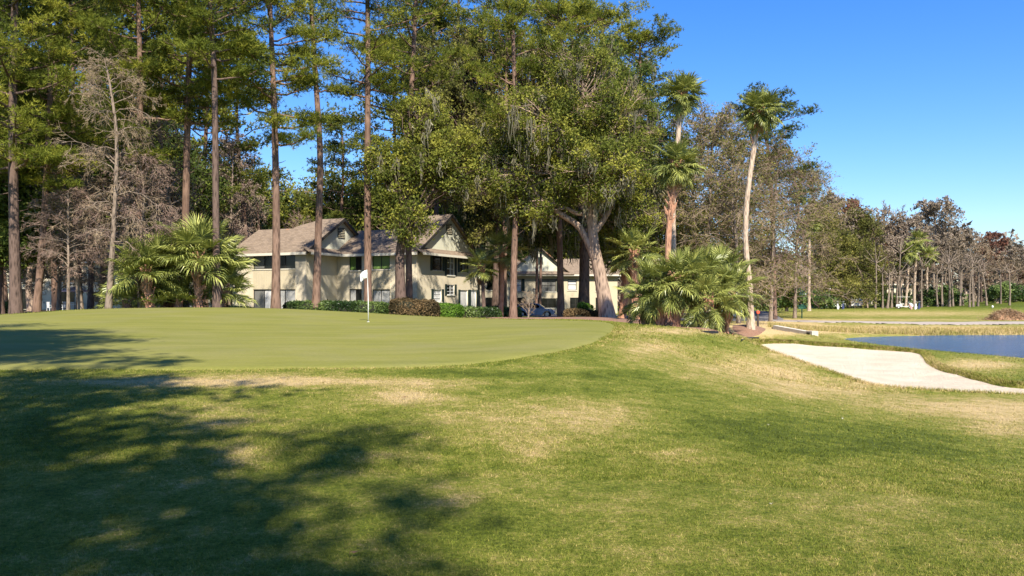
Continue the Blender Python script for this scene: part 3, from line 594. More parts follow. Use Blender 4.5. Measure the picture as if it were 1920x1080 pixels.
condo((W(-160, 88), 86, .35), math.radians(4), 23, 10, 'shaded cream condominium with covered patio at the left edge behind pine trunks', [(x, x + 2, 3, 4.6, 2, False) for x in (2, 7, 12, 16.5, 20)] + [(2, 4.5, .1, 2.3, 2, False), (7, 9, .5, 2.2, 2, False), (11.2, 13.8, .1, 2.3, 2, False), (16, 18, .1, 2.2, 2, False), (19.8, 21.5, .6, 2.0, 2, False)], [], ridge=2.6)
condo((W(896, 108), 108, -.45), math.radians(3), 19, 10, 'pale condominium with shuttered windows and one broad gable behind the parked blue car', [(1, 2.6, .2, 2.2, 2, False), (1.2, 2.6, 3.2, 4.7, 2, False), (5.2, 5.9, 3, 4.7, 1, True, ['glass_white']), (8.4, 10.6, 3, 4.7, 2, True, ['glass_grey', 'glass_grey']), (12.2, 13.4, 3.2, 4.7, 1, False, ['glass_white']), (5, 6, .2, 2.2, 1, True), (8.4, 10.6, .8, 2.1, 2, True), (12.5, 14, .2, 2.2, 2, False), (16, 17.6, 3.1, 4.6, 2, False), (16, 17.5, .2, 2.2, 2, False)], [(8.3, 4.2, 3.6)], ridge=2.3, cm='siding')  # darker wall material stands in for dappled tree shade on this block
condo((W(1425, 150), 150, -.1), math.radians(-4), 19, 10, 'white house glimpsed through trees beyond the driveway, left of the thin palm', [(3, 4.5, 3, 4.5, 2, False), (9, 10.5, 3, 4.5, 2, False), (3, 4.5, .5, 2.2, 2, False), (10, 12, .5, 2.2, 2, False), (14, 15.5, 3, 4.4, 2, False)], [(12, 3.2, 2.6)], ridge=2.2, cm='white')
condo((W(1634, 172), 172, -.6), math.radians(5), 10, 8, 'small white house with low roof far behind the fairway trees', [(2, 3.5, 3, 4.5, 2, False), (6, 7.5, 3, 4.5, 2, False), (2, 3.5, .5, 2.2, 2, False)], [], ridge=1.6, cm='stucco')
# ------------------------------------------------------------------ plant growing
def unit(v): return v / (np.linalg.norm(v, axis=-1, keepdims=True) + 1e-9)
def lerp_path(P, t):
    """P (K,3), t in 0..1 -> points"""
    K = len(P) - 1; f = np.clip(np.asarray(t) * K, 0, K - 1e-6); i = f.astype(int); u = (f - i)[..., None]; return P[i] * (1 - u) + P[i + 1] * u
def curve(A, B, r, K=6, sag=0.0, wig=.06):
    """bent lines from A to B (n,3); sag > 0 arches upwards"""
    A = np.atleast_2d(A); B = np.atleast_2d(B); n_ = len(A); t = np.linspace(0, 1, K)[None, :, None]; L = np.linalg.norm(B - A, axis=1)[:, None, None]
    P = A[:, None] * (1 - t) + B[:, None] * t; P[..., 2:3] += sag * L * 4 * t * (1 - t) * .5
    off = r.normal(0, 1, (n_, K, 3)); off = np.cumsum(off, 1); off -= off[:, :1] + (off[:, -1:] - off[:, :1]) * t
    return P + off * wig * L / math.sqrt(K)
def leaf_cards(C, size, r, asp=.5, droop=0.0):
    """n little pointed leaves (rhombic, two triangles) at C"""
    n_ = len(C); a = unit(r.normal(0, 1, (n_, 3)) + np.array([0, 0, -droop])); b = unit(np.cross(a, r.normal(0, 1, (n_, 3)))); s = (size * (.6 + .8 * r.random(n_)))[:, None]
    s = s * 1.12; V = np.stack([C - a * s * .45 + b * s * asp * .55, C + a * s * .6, C - a * s * .4 - b * s * asp * .55], 1).reshape(-1, 3)
    return V, np.arange(n_ * 3).reshape(-1, 3)
def needle_tufts(C, axis, r, k=6, L=.29, wd=.042):
    """tufts of needles: k slim triangles fanning from each point about its axis"""
    n_ = len(C); d = unit(axis[:, None] * .9 + r.normal(0, .75, (n_, k, 3))); sd = unit(np.cross(d, r.normal(0, 1, (n_, k, 3)))); l_ = L * (.7 + .6 * r.random((n_, k, 1)))
    c = C[:, None]; V = np.stack([c + d * .02 - sd * wd / 2 * 1.0, c + d * .02 + sd * wd / 2, c + d * l_], 2).reshape(-1, 3)
    return V, np.arange(n_ * k * 3).reshape(-1, 3)
def trunk_mesh(b, P, R, sides=12, flare=1.5, r=None):
    P = np.array(P, float); K = len(P); R = np.array(R, float).copy()
    b.tubes(P[None], R[None], sides)
def spline(pts, n_=14):
    pts = np.array(pts, float); m_ = len(pts); t = np.linspace(0, m_ - 1, n_); out = []
    for q in t:
        i = min(int(q), m_ - 2); u = q - i; p0 = pts[max(i - 1, 0)]; p1 = pts[i]; p2 = pts[i + 1]; p3 = pts[min(i + 2, m_ - 1)]
        out.append(.5 * ((2 * p1) + (-p0 + p2) * u + (2 * p0 - 5 * p1 + 4 * p2 - p3) * u * u + (-p0 + 3 * p1 - 3 * p2 + p3) * u ** 3))
    return np.array(out)
def base_flare(P, R, k=1.45, h=.9):
    z = P[:, 2] - P[0, 2]; return R * (1 + (k - 1) * np.exp(-z / h))

def pine_crown(P, R, r, wd=.042, lo=.5, nb=26, spread=3.6, dens=1.0, leafmat='pine_leaf', parent=None, bark_='pine_bark', top=True, clump=.62, tufts=21, low_short=.6, bias=None, stubs=5):
    """branches off the trunk line P from fraction lo, needle clumps at their outer halves"""
    H = P[-1, 2] - P[0, 2]; b = MB(); f = MB(); t = lo + (1 - lo) * (np.arange(nb) + r.random(nb) * .8) / nb; t = np.clip(t, 0, .995)
    A = lerp_path(P, t); az = np.arange(nb) * 2.4 + r.normal(0, .5, nb); rel = (t - lo) / (1 - lo); prof = (low_short + (1 - low_short) * np.sin(np.pi * np.clip(rel * .9 + .12, 0, 1))) * np.where(rel > .8, 1 - (rel - .8) * 3.2, 1)
    L = spread * prof * (.65 + .6 * r.random(nb)); D = np.stack([np.cos(az), np.sin(az), .12 + .5 * rel + r.normal(0, .15, nb)], -1)
    if bias is not None: D[:, :2] += np.array(bias) * .5
    B = A + unit(D) * L[:, None]; Q = curve(A, B, r, 7, -.08, .07); r0 = np.interp(t, np.linspace(0, 1, len(R)), R) * .38 + .012
    b.tubes(Q, r0[:, None] * np.linspace(1, .25, 7)[None], 5)
    # secondaries
    k2 = 5; ib = np.repeat(np.arange(nb), k2); tt = .3 + .7 * (np.tile(np.arange(k2), nb) + r.random(nb * k2)) / k2
    S0 = np.stack([lerp_path(Q[i], np.array([u]))[0] for i, u in zip(ib, tt)]); dir0 = unit(B - A)[ib]; sd = unit(np.cross(dir0, np.array([0, 0, 1.]))) * np.where(r.random(len(ib)) < .5, 1, -1)[:, None]
    sl_ = L[ib] * (.18 + .22 * r.random(len(ib))) * (1.15 - tt * .5); S1 = S0 + unit(dir0 * .6 + sd * (.5 + .5 * r.random((len(ib), 1))) + np.array([0, 0, .3])) * sl_[:, None]
    b.tubes(curve(S0, S1, r, 3, -.1, .08), (r0[ib] * .4)[:, None] * np.linspace(1, .4, 3)[None], 3)
    if stubs:
        ts = .25 + (lo - .25) * r.random(stubs) if lo > .3 else lo * r.random(stubs) + .2; A2 = lerp_path(P, ts); a2 = r.random(stubs) * 6.28
        B2 = A2 + np.stack([np.cos(a2), np.sin(a2), r.normal(0, .25, stubs)], -1) * (.3 + .8 * r.random(stubs))[:, None]; b.tubes(curve(A2, B2, r, 4), np.array([[.035, .028, .02, .012]]) * np.ones((stubs, 1)), 4)
    C = np.vstack([S1, Q[:, -1], (S0 + S1) / 2]) ; C = C[r.random(len(C)) < dens]; n_ = len(C); k = tufts
    sz = clump * (.6 + .7 * r.random(n_)); off = r.normal(0, 1, (n_, k, 3)) * sz[:, None, None] * np.array([.55, .55, .27]); pc = (C[:, None] + off).reshape(-1, 3)
    ax = unit(off.reshape(-1, 3) + np.array([0, 0, .35])); V, Fx = needle_tufts(pc, ax, r, wd=wd); tint = np.repeat(np.repeat(np.clip(r.normal(.5, .27, n_), 0, 1), k), 18)
    f.add(V, Fx, tint)
    if parent: b.build('branches', M[bark_], parent, smooth=True, kind='stuff'); f.build('crown', M[leafmat], parent, tint=True, kind='stuff')
    return b, f
def pine(base, pts, r0, r1, seed, label, group=None, **k):
    """base world (x,y,z); pts: trunk line in own coordinates"""
    r = np.random.default_rng(seed); o = empty('pine_tree', base, 0, label=label, cat='tree', group=group); P = spline(pts, 18); R = base_flare(P, np.linspace(r0 * .76, r1, 18), 1.35); P[0, 2] -= .3
    bk = k.get('bark_', 'pine_bark'); tb = MB(); tb.tubes(P[None], R[None], 12); tb.build('trunk', M[bk], o, smooth=True); pine_crown(P, R, r, parent=o, **k); return o

def lobe_tree(name, base, trunk, tr, lobes, seed, label, leaf='oak_leaf', barkm='oak_bark', clumps=240, leaves=70, lsize=.2, csz=.75, moss=0, group=None, limbs_from=(.45, 1.0), extra_trunks=(), twig_r=.012, flat=.75, shell=.55, crown_k=1.0, loc_rz=0, moss_mat='moss', lr=.34, cat='tree', trk_flare=1.4):
    """broadleaf tree: limbs run from the trunk into each crown lobe (centre, radii), side branches to leaf clumps inside it"""
    r = np.random.default_rng(seed); o = empty(name, base, loc_rz, label=label, cat=cat, group=group); P = spline(trunk, 16); R = base_flare(P, np.linspace(tr[0], tr[1], 16), trk_flare); P[0, 2] -= .3
    tb = MB(); tb.tubes(P[None], R[None], 14)
    for (q, ra, rb) in extra_trunks: q = spline(q, 12); tb.tubes(q[None], np.linspace(ra, rb, 12)[None], 9)
    tb.build('trunk', M[barkm], o, smooth=True); b = MB(); f = MB(); mo = MB(); vol = np.array([a[1][0] * a[1][1] * a[1][2] for a in lobes]) ** .66; cnt = np.maximum(3, (clumps * vol / vol.sum()).astype(int))
    for (c, rad), nc in zip(lobes, cnt):
        c = np.array(c, float); rad = np.array(rad, float); t0 = limbs_from[0] + (limbs_from[1] - limbs_from[0]) * r.random(); s0 = lerp_path(P, np.array([t0]))[0]; rl = np.interp(t0, np.linspace(0, 1, 16), R) * .55
        Q = curve(s0, c + rad * np.array([0, 0, .2]), r, 9, .12, .1)[0]; b.tubes(Q[None], np.linspace(rl, rl * .25, 9)[None], 7)
        u = unit(r.normal(0, 1, (nc, 3))); rr = (shell + (1 - shell) * r.random((nc, 1))) * (.9 + .25 * r.random((nc, 1))); C = c + u * rr * rad
        tt = .35 + .65 * r.random(nc); S0 = lerp_path(Q, tt); BR = curve(S0, C, r, 5, .06, .09); L = np.linalg.norm(C - S0, axis=1); b.tubes(BR, (.02 + .012 * L)[:, None] * np.linspace(1, .3, 5)[None], 3)
        # twigs round every clump
        kt = 4; T0 = np.repeat(BR[:, -2], kt, 0); T1 = np.repeat(C, kt, 0) + r.normal(0, csz * .6, (nc * kt, 3)); b.tubes(curve(T0, T1, r, 3, 0, .05), np.array([[twig_r * 1.3, twig_r, twig_r * .6]]) * np.ones((nc * kt, 1)), 3)
        if leaves:
            s = csz * (.6 + .8 * r.random(nc)); lv = (leaves * (.5 + r.random(nc))).astype(int); ic = np.repeat(np.arange(nc), lv)
            pc = C[ic] + r.normal(0, 1, (len(ic), 3)) * (s[ic, None] * np.array([.55, .55, .55 * flat])); V, Fx = leaf_cards(pc, lsize, r, .55); tn = np.clip(r.normal(.48, .3, nc), 0, 1)
            f.add(V, Fx, np.repeat(tn[ic], 3))
        if moss:
            nm = max(1, int(moss * nc / cnt.sum())); ii = r.integers(0, nc, nm); A = C[ii] + r.normal(0, .3, (nm, 3)); k = 7; L = (.5 + 1.7 * r.random(nm) ** 1.5)
            A = np.repeat(A, k, 0) + r.normal(0, .13, (nm * k, 3)); L = np.repeat(L, k) * (.5 + .7 * r.random(nm * k)); wv = r.normal(0, .10, (nm * k, 4, 2)); wv[:, 0] = 0; z_ = np.linspace(0, 1, 4)[None] * L[:, None]
            PP = np.stack([A[:, None, 0] + wv[..., 0] * 1, A[:, None, 1] + wv[..., 1], A[:, None, 2] - z_], -1); mo.tubes(PP, np.array([[.045, .05, .035, .008]]) * np.ones((nm * k, 1)), 3, tint=np.clip(r.normal(.5, .2, nm * k), 0, 1))
    b.build('branches', M[barkm], o, smooth=True, kind='stuff')
    if leaves: f.build('crown', M[leaf], o, tint=True, kind='stuff')
    if moss: mo.build('hanging_moss', M[moss_mat], o, tint=True, kind='stuff')
    return o

def bare_tree(base, trunk, tr, seed, label, H, spread=4.0, nb=30, lo=.25, droop=.0, mat='twig', tmat='grey_bark', group=None, k2=7, k3=6, tw=.011, leaf=None, nleaf=0, name='bare_tree', up=.45, fine=1, lsize=.09):
    """leafless tree: trunk, limbs, branches, and several thousand fine twigs"""
    r = np.random.default_rng(seed); o = empty(name, base, 0, label=label, cat='tree', group=group); P = spline(trunk, 16); R = base_flare(P, np.linspace(tr[0], tr[1], 16), 1.35); P[0, 2] -= .3
    tb = MB(); tb.tubes(P[None], R[None], 10); tb.build('trunk', M[tmat], o, smooth=True); b = MB(); tw_b = MB()
    t = lo + (1 - lo) * (np.arange(nb) + r.random(nb)) / nb; A = lerp_path(P, np.clip(t, 0, .99)); az = np.arange(nb) * 2.4 + r.normal(0, .6, nb); rel = (t - lo) / (1 - lo)
    L = spread * (.6 + .6 * r.random(nb)) * np.sqrt(np.clip(1.12 - rel, .12, 1)) ; D = unit(np.stack([np.cos(az), np.sin(az), up + .5 * rel - droop + r.normal(0, .2, nb)], -1))
    B = A + D * L[:, None]; Q = curve(A, B, r, 8, .10 + droop * .5, .09); r0 = np.interp(t, np.linspace(0, 1, 16), R) * .28 + .01; b.tubes(Q, r0[:, None] * np.linspace(1, .25, 8)[None], 5)
    def kids(Q, D, L, r0, k, ang, ls, sides, K, rad=None):
        n_ = len(Q); ib = np.repeat(np.arange(n_), k); tt = .22 + .78 * (np.tile(np.arange(k), n_) + r.random(n_ * k)) / k
        Kq = Q.shape[1] - 1; ff = np.clip(tt * Kq, 0, Kq - 1e-6); i_ = ff.astype(int); u = (ff - i_)[:, None]; S0 = Q[ib, i_] * (1 - u) + Q[ib, i_ + 1] * u
        tg = unit(Q[ib, i_ + 1] - Q[ib, i_]); pr = unit(np.cross(tg, r.normal(0, 1, (len(ib), 3)))); d = unit(tg * math.cos(ang) + pr * math.sin(ang) + np.array([0, 0, .12 - droop * .9])); l_ = L[ib] * ls * (.5 + .8 * r.random(len(ib))) * (1.2 - .6 * tt)
        rr = r0[ib] * .45 if rad is None else np.full(len(ib), rad); return curve(S0, S0 + d * l_[:, None], r, K, .05 - droop * .25, .08), d, l_, rr
    Q2, D2, L2, R2 = kids(Q, D, L, r0, k2, .85, .42, 4, 5); b.tubes(Q2, np.maximum(R2, tw * 1.4)[:, None] * np.linspace(1, .35, 5)[None], 3)
    Q3, D3, L3, R3 = kids(Q2, D2, L2, R2, k3, .8, .5, 3, 3); tw_b.tubes(Q3, np.full((len(Q3), 3), tw) * np.linspace(1.1, .6, 3)[None], 3, tint=.5)
    if fine:
        Q4, D4, L4, R4 = kids(Q3, D3, L3, R3, 3 * fine, .7, .62, 3, 3); n4 = len(Q4); sd = unit(np.cross(Q4[:, -1] - Q4[:, 0], r.normal(0, 1, (n4, 3)))) * tw * .9
        V = np.stack([Q4[:, 0] - sd, Q4[:, 1] + sd * .8, Q4[:, -1]], 1).reshape(-1, 3); tw_b.add(V, np.arange(n4 * 3).reshape(-1, 3), .5)
    b.build('branches', M[tmat], o, smooth=True, kind='stuff'); tw_b.build('twigs', M[mat], o, kind='stuff')
    if nleaf:
        e = (Q4 if fine else Q3)[:, -1]; pc = e[r.integers(0, len(e), nleaf)] + r.normal(0, .12, (nleaf, 3)); V, Fx = leaf_cards(pc, lsize, r, .6); f = MB(); f.add(V, Fx, np.repeat(np.clip(r.normal(.5, .25, nleaf), 0, 1), 3)); f.build('crown', M[leaf], o, tint=True, kind='stuff')
    return o

# ------------------------------------------------------------------ palms
def frond_mesh(name, seed, pet=.75, fan=.75, droop=.45, dead=False, n_=34, wd=.056):
    """one costapalmate leaf: stalk along +x, then a fan of split segments that bend down"""
    r = np.random.default_rng(seed); b = MB(); x = np.linspace(0, pet, 6); z = -droop * .18 * (x / pet) ** 2
    b.tubes(np.stack([x, x * 0, z], -1)[None], np.linspace(.028, .013, 6)[None], 4, tint=.75)
    # curved midrib beyond the stalk
    cs = fan * .45; t = np.linspace(0, 1, 5); mx = pet + cs * t; mz = z[-1] - droop * .25 * t ** 2 * cs / .3; b.tubes(np.stack([mx, mx * 0, mz], -1)[None], np.linspace(.013, .006, 5)[None], 3, tint=.8)
    V = []; Fq = []; T = []; k = 0
    for i in range(n_):
        u = (i + .5) / n_ * 2 - 1; a = u * 2.1 + r.normal(0, .03); s = abs(u); q = 1 - s; ox = pet + cs * q ** 1.2; oz = z[-1] - droop * .25 * (q ** 1.2) ** 2 * cs / .3
        L = fan * (.95 - .25 * s ** 2) * (.9 + .2 * r.random()); d = np.array([math.cos(a), math.sin(a), .22 - .1 * q + r.normal(0, .05)]); p = np.array([ox, 0, oz]); side = np.array([-math.sin(a), math.cos(a), 0]); tilt = .5 * (1 if i % 2 else -1)
        sv = side * math.cos(tilt) + np.array([0, 0, math.sin(tilt)]); W_ = wd * np.array([.55, 1.15, .8, .05]); dd = d.copy(); pts = [p]
        dr = droop * (.6 + .8 * r.random())
        for st in range(3): pts.append(pts[-1] + dd / np.linalg.norm(dd) * L / 3); dd = dd + np.array([0, 0, -dr * (.35 + .75 * st)])
        tn = np.clip(r.normal(.5, .15), 0, 1)
        for j, q_ in enumerate(pts): V += [q_ - sv * W_[j] / 2, q_ + sv * W_[j] / 2]; T += [tn, tn]
        for j in range(3): Fq.append((k + 2 * j, k + 2 * j + 1, k + 2 * j + 3, k + 2 * j + 2))
        k += 8
    b.add(np.array(V), Fq, np.array(T)); return b.mesh(name, M['dead_leaf'] if dead else M['palm_leaf'], tint=True)
FR = [frond_mesh('frond', 1, .7, .75, .12), frond_mesh('frond', 2, .8, .8, .3), frond_mesh('frond', 3, .85, .8, .5), frond_mesh('frond', 4, .8, .85, .75)]
TP = [frond_mesh('frond', 11, .5, .78, .3, n_=38), frond_mesh('frond', 12, .55, .8, .5, n_=38), frond_mesh('frond', 13, .6, .82, .75, n_=38), frond_mesh('frond', 14, .55, .85, 1.0, n_=38)]
FD = [frond_mesh('dead_frond', 5, .6, .6, 1.0, True), frond_mesh('dead_frond', 6, .6, .55, 1.3, True)]
LP = [frond_mesh('frond', 7, .95, 1.15, .3, n_=44, wd=.058), frond_mesh('frond', 8, 1.0, 1.2, .65, n_=44, wd=.058), frond_mesh('frond', 9, 1.0, 1.25, 1.0, n_=44, wd=.058)]
def boot_mesh():
    b = MB(); P = np.array([[0, 0, 0], [.05, 0, .12], [.13, 0, .26], [.19, 0, .42]]); b.tubes(P[None], np.array([[.07, .06, .04, .025]]), 5, cap=True); return b.mesh('leaf_boot', M['boot'])
BOOT = boot_mesh()
def palm(base, trunk, tr, seed, label, n_=28, scale=1.0, dead=5, boots=(0, 0), pet=FR, elev=(85, -35), group=None, barkm='palm_bark', loose=0, name='palm_tree', headboots=14):
    r = np.random.default_rng(seed); o = empty(name, base, 0, label=label, cat='palm', group=group); P = spline(trunk, 20); R = base_flare(P, np.interp(np.linspace(0, 1, 20), [0, .15, .9, 1], [tr[0], tr[1], tr[1] * .9, tr[1] * .8]), 1.3, .5); P[0, 2] -= .25
    tb = MB(); tb.tubes(P[None], (R * (1 + .05 * np.sin(np.arange(20) * 2.1)))[None], 12); tb.build('trunk', M[barkm], o, smooth=True); tip = P[-1]
    # leaf boots: stubs of cut leaf stalks (boots = fraction range of the trunk) and a ring below the head
    n_b = int(boots[1]); L = np.linalg.norm(P[-1] - P[0])
    for i in range(n_b + headboots):
        t = (boots[0] + (1 - boots[0]) * i / max(n_b, 1)) if i < n_b else 1 - (i - n_b) * .045 / max(L / 3, 1) ; t = min(max(t, 0), 1); p = lerp_path(P, np.array([t]))[0]; a = i * 2.4
        rr = np.interp(t, np.linspace(0, 1, 20), R); inst('leaf_boot', BOOT, o, (p[0] + math.cos(a) * rr * .8, p[1] + math.sin(a) * rr * .8, p[2] - .1), (0, r.normal(0, .1), a), (1.0 + .4 * r.random()) * (.8 + .4 * scale) * .8)
    for i in range(n_):
        q = (i + .5) / n_; el = math.radians(elev[0] + (elev[1] - elev[0]) * q ** .85 + r.normal(0, 7)); a = i * 2.39996 + r.normal(0, .15)
        me = pet[min(len(pet) - 1, int(q * len(pet) + r.random() * .6))]; sc = scale * (.85 + .25 * r.random()) * (.85 if q < .15 else 1)
        inst('frond', me, o, (tip[0] + math.cos(a) * .08, tip[1] + math.sin(a) * .08, tip[2] + .12 - .25 * q), (r.normal(0, .25), -el, a), sc)
    for i in range(dead):
        a = r.random() * 6.28; inst('dead_frond', FD[i % 2], o, (tip[0] + math.cos(a) * .1, tip[1] + math.sin(a) * .1, tip[2] - .25), (r.normal(0, .2), math.radians(55 + 20 * r.random()), a), scale * .9)
    return o
# ------------------------------------------------------------------ placing
def at(px, d, dz=0.0):
    x = W(px, d); return (x, d, float(ground_z(np.array([x]), np.array([d]))[0]) + dz)
def line(px, d, pts, dy=0.0):
    """trunk line through photo pixels at depth d, in the tree's own coordinates"""
    b = at(px, d); n_ = len(pts); return [(0, 0, 0)] + [((a - px) / F * d, dy * (i + 1) / n_, EYE + (HOR - c) * d / F - b[2]) for i, (a, c) in enumerate(pts)]
def lob(px, d, L):
    """crown lobes given as photo px, py, radius x px, radius z px, depth offset m"""
    b = at(px, d); return [(((a - px) / F * d, o_, EYE + (HOR - c) * d / F - b[2]), (rx / F * d, rx / F * d * .9, rz / F * d)) for a, c, rx, rz, o_ in L]

NP = dict
G_P = 'pines along the back of the putting green'
pines = [
 (517, 50, [(518, 400), (514, 200), (508, 50), (503, -120)], .36, .10, 'straight pine before the cream wall with the sliding doors, right of the palmettos', NP(lo=.40, nb=38, spread=3.1, dens=.95, leafmat='pine_leaf', low_short=.75)),
 (592, 56, [(598, 400), (600, 280), (590, 120), (583, -10), (578, -110)], .36, .11, 'slender bare pine leaning a little, before the recessed wall between two cream units', NP(lo=.52, nb=20, spread=2.9, dens=.7, low_short=.35)),
 (690, 60, [(689, 300), (690, 100), (687, -140)], .39, .13, 'tall pine rising straight above the golf flag', NP(lo=.50, nb=30, spread=4.2, dens=.8)),
 (407, 47, [(405, 420), (402, 150), (394, 0), (388, -150)], .30, .10, 'dark pine standing behind the larger palmetto', NP(lo=.50, nb=34, spread=3.4, dens=.9, bark_='dark_bark')),
 (345, 52, [(350, 300), (355, 100), (358, -130)], .34, .12, 'pinkish pine left of the pale gable among palmetto heads', NP(lo=.44, nb=36, spread=3.6, dens=.95)),
 (256, 50, [(262, 350), (262, 100), (256, -110)], .32, .11, 'reddish pine right of the leafless pale tree', NP(lo=.36, nb=38, spread=3.2, dens=.9, low_short=.8)),
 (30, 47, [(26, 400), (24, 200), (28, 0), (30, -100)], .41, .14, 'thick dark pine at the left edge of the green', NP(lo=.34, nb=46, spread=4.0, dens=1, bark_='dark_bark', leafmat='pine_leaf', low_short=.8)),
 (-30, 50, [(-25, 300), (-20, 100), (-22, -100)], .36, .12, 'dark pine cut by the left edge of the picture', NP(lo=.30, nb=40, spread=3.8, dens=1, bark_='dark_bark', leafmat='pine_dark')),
 (68, 49, [(80, 450), (88, 310), (94, 150), (92, -60)], .28, .12, 'forked leaning pine with pink upper bark near the patio', NP(lo=.42, nb=32, spread=3.4, dens=.95)),
 (150, 60, [(140, 300), (135, 100), (130, -30)], .30, .10, 'pine behind the patio umbrella', NP(lo=.38, nb=34, spread=4.0, dens=.9, leafmat='pine_dark')),
 (768, 64, [(765, 350), (770, 200), (776, 80), (782, -60)], .36, .14, 'pine with pinkish bare trunk rising behind the corner live oak', NP(lo=.55, nb=26, spread=4.8, dens=.9)),
 (962, 60, [(964, 480), (967, 380), (966, 200), (960, 20)], .36, .13, 'red barked pine left of the parked car', NP(lo=.66, nb=22, spread=3.8, dens=.8)),
 (1052, 68, [(1050, 480), (1046, 300), (1050, 100), (1052, 30)], .40, .14, 'brown pine just right of the parked car', NP(lo=.62, nb=24, spread=4.2, dens=.9)),
 (860, 92, [(862, 300), (858, 100), (862, -60)], .34, .12, 'background pine behind the end gable, top out of frame', NP(lo=.5, nb=28, spread=5.0, dens=1, leafmat='pine_leaf')),
 (945, 78, [(948, 300), (950, 100), (952, -10)], .34, .10, 'background pine whose airy head stands highest over the live oaks', NP(lo=.55, nb=28, spread=4.8, dens=.9)),
 (1130, 80, [(1128, 300), (1130, 100), (1130, 35)], .34, .10, 'background pine behind the leaning live oak', NP(lo=.55, nb=28, spread=4.6, dens=1)),
 (1205, 80, [(1200, 300), (1200, 150), (1200, 75)], .34, .10, 'background pine on the sloping right shoulder of the wood', NP(lo=.5, nb=28, spread=3.8, dens=1)),
 (1050, 84, [(1046, 300), (1046, 100), (1040, 15)], .34, .10, 'background pine between the two tallest pine heads', NP(lo=.6, nb=26, spread=4.6, dens=.9)),
 (1452, 80, [(1448, 400), (1440, 280), (1432, 205)], .34, .10, 'pine whose dark head shows behind the tallest palm', NP(lo=.30, nb=34, spread=4.6, dens=1, leafmat='pine_dark', low_short=.9)),
]
for i, (px, d, pts, r0, r1, lab, k) in enumerate(pines):
    pine(at(px, d), line(px, d, pts), r0, r1, 100 + i, lab, group=G_P if d < 66 else 'pines in the background wood', **{**({} if d < 70 else NP(tufts=12, wd=.07)), **k})

# live oaks and other broadleaf trees
lobe_tree('live_oak', at(1140, 60), line(1140, 60, [(1126, 520), (1112, 450), (1108, 370), (1100, 300)]), (.54, .27),
  lob(1140, 60, [(1090, 180, 95, 75, 0), (1010, 240, 90, 80, -1), (1160, 300, 75, 75, 0), (1070, 110, 85, 50, 1), (1180, 220, 60, 70, 1), (1110, 330, 80, 60, -2), (960, 330, 70, 60, 0), (1190, 400, 50, 50, 1), (1000, 395, 45, 34, 0), (1050, 360, 50, 40, 1), (1160, 440, 40, 34, 2)]), 21,
  'massive leaning live oak with pale sunlit trunk, right of the parked car', clumps=680, leaves=125, lsize=.165, csz=.72, moss=300, limbs_from=(.5, 1), leaf='oak_leaf',
  extra_trunks=[(line(1140, 60, [(1120, 500), (1090, 430), (1052, 402), (1010, 370), (985, 320)])[1:], .30, .12), (line(1140, 60, [(1112, 440), (1150, 380), (1170, 300)])[1:], .26, .1)])
lobe_tree('live_oak', at(930, 80), line(930, 80, [(932, 480), (938, 380), (930, 300)]), (.42, .24),
  lob(930, 80, [(900, 150, 95, 70, 0), (850, 230, 85, 65, -1), (930, 260, 85, 70, 0), (830, 120, 80, 60, 1), (1000, 130, 80, 60, 1), (880, 350, 80, 50, -1), (960, 380, 60, 50, 0), (900, 70, 70, 45, 2), (915, 440, 42, 45, 1), (970, 430, 42, 42, 1), (1030, 415, 45, 40, 1), (1065, 455, 32, 28, 1)]), 22,
  'broad olive green live oak with long moss behind the right end of the cream condominium', clumps=640, leaves=90, lsize=.22, csz=.8, moss=260, leaf='olive_leaf', barkm='dark_bark')
lobe_tree('live_oak', at(752, 59), line(752, 59, [(750, 480), (756, 430), (745, 370)]), (.4, .22),
  lob(752, 59, [(745, 345, 42, 55, -.5), (770, 420, 38, 38, -1), (720, 300, 35, 40, 0), (800, 300, 60, 50, 0), (840, 340, 42, 30, 0), (790, 220, 60, 55, 1), (850, 290, 60, 50, 0)]), 23,
  'rough dark live oak with yellow green leaves before the corner of the cream building', clumps=340, leaves=90, lsize=.17, csz=.65, moss=40, leaf='oak_leaf', barkm='dark_bark',
  extra_trunks=[(line(752, 59, [(752, 455), (775, 400), (800, 350)])[1:], .15, .05), (line(752, 59, [(760, 440), (785, 420), (800, 380)])[1:], .12, .04)])
lobe_tree('live_oak', at(1094, 70), line(1094, 70, [(1096, 450), (1090, 360), (1095, 280)]), (.5, .25),
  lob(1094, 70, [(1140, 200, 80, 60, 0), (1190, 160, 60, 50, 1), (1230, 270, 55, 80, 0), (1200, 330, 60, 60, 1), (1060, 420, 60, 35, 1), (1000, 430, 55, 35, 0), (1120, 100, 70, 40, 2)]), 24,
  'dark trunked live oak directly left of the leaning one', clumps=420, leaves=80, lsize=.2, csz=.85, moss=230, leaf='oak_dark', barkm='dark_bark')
lobe_tree('live_oak', at(1185, 78), line(1185, 78, [(1188, 480), (1200, 400)]), (.3, .18),
  lob(1185, 78, [(1230, 400, 60, 60, 0), (1170, 450, 60, 45, 0), (1260, 330, 50, 60, 0), (1290, 420, 50, 60, 1), (1210, 490, 50, 35, -1), (1140, 470, 40, 35, 1)]), 25,
  'low green tree with moss behind the twin palms', clumps=300, leaves=75, lsize=.22, csz=.85, moss=110, leaf='oak_leaf')
lobe_tree('broadleaf_tree', at(895, 88), line(895, 88, [(895, 480), (890, 400)]), (.3, .16),
  lob(895, 88, [(900, 430, 50, 50, 0), (935, 390, 45, 50, 0), (970, 440, 35, 40, 0), (920, 500, 35, 30, 0), (1000, 420, 30, 40, 2)]), 26,
  'dark evergreen filling the gap right of the end gable', clumps=220, leaves=70, lsize=.26, csz=.95, moss=60, leaf='oak_dark')

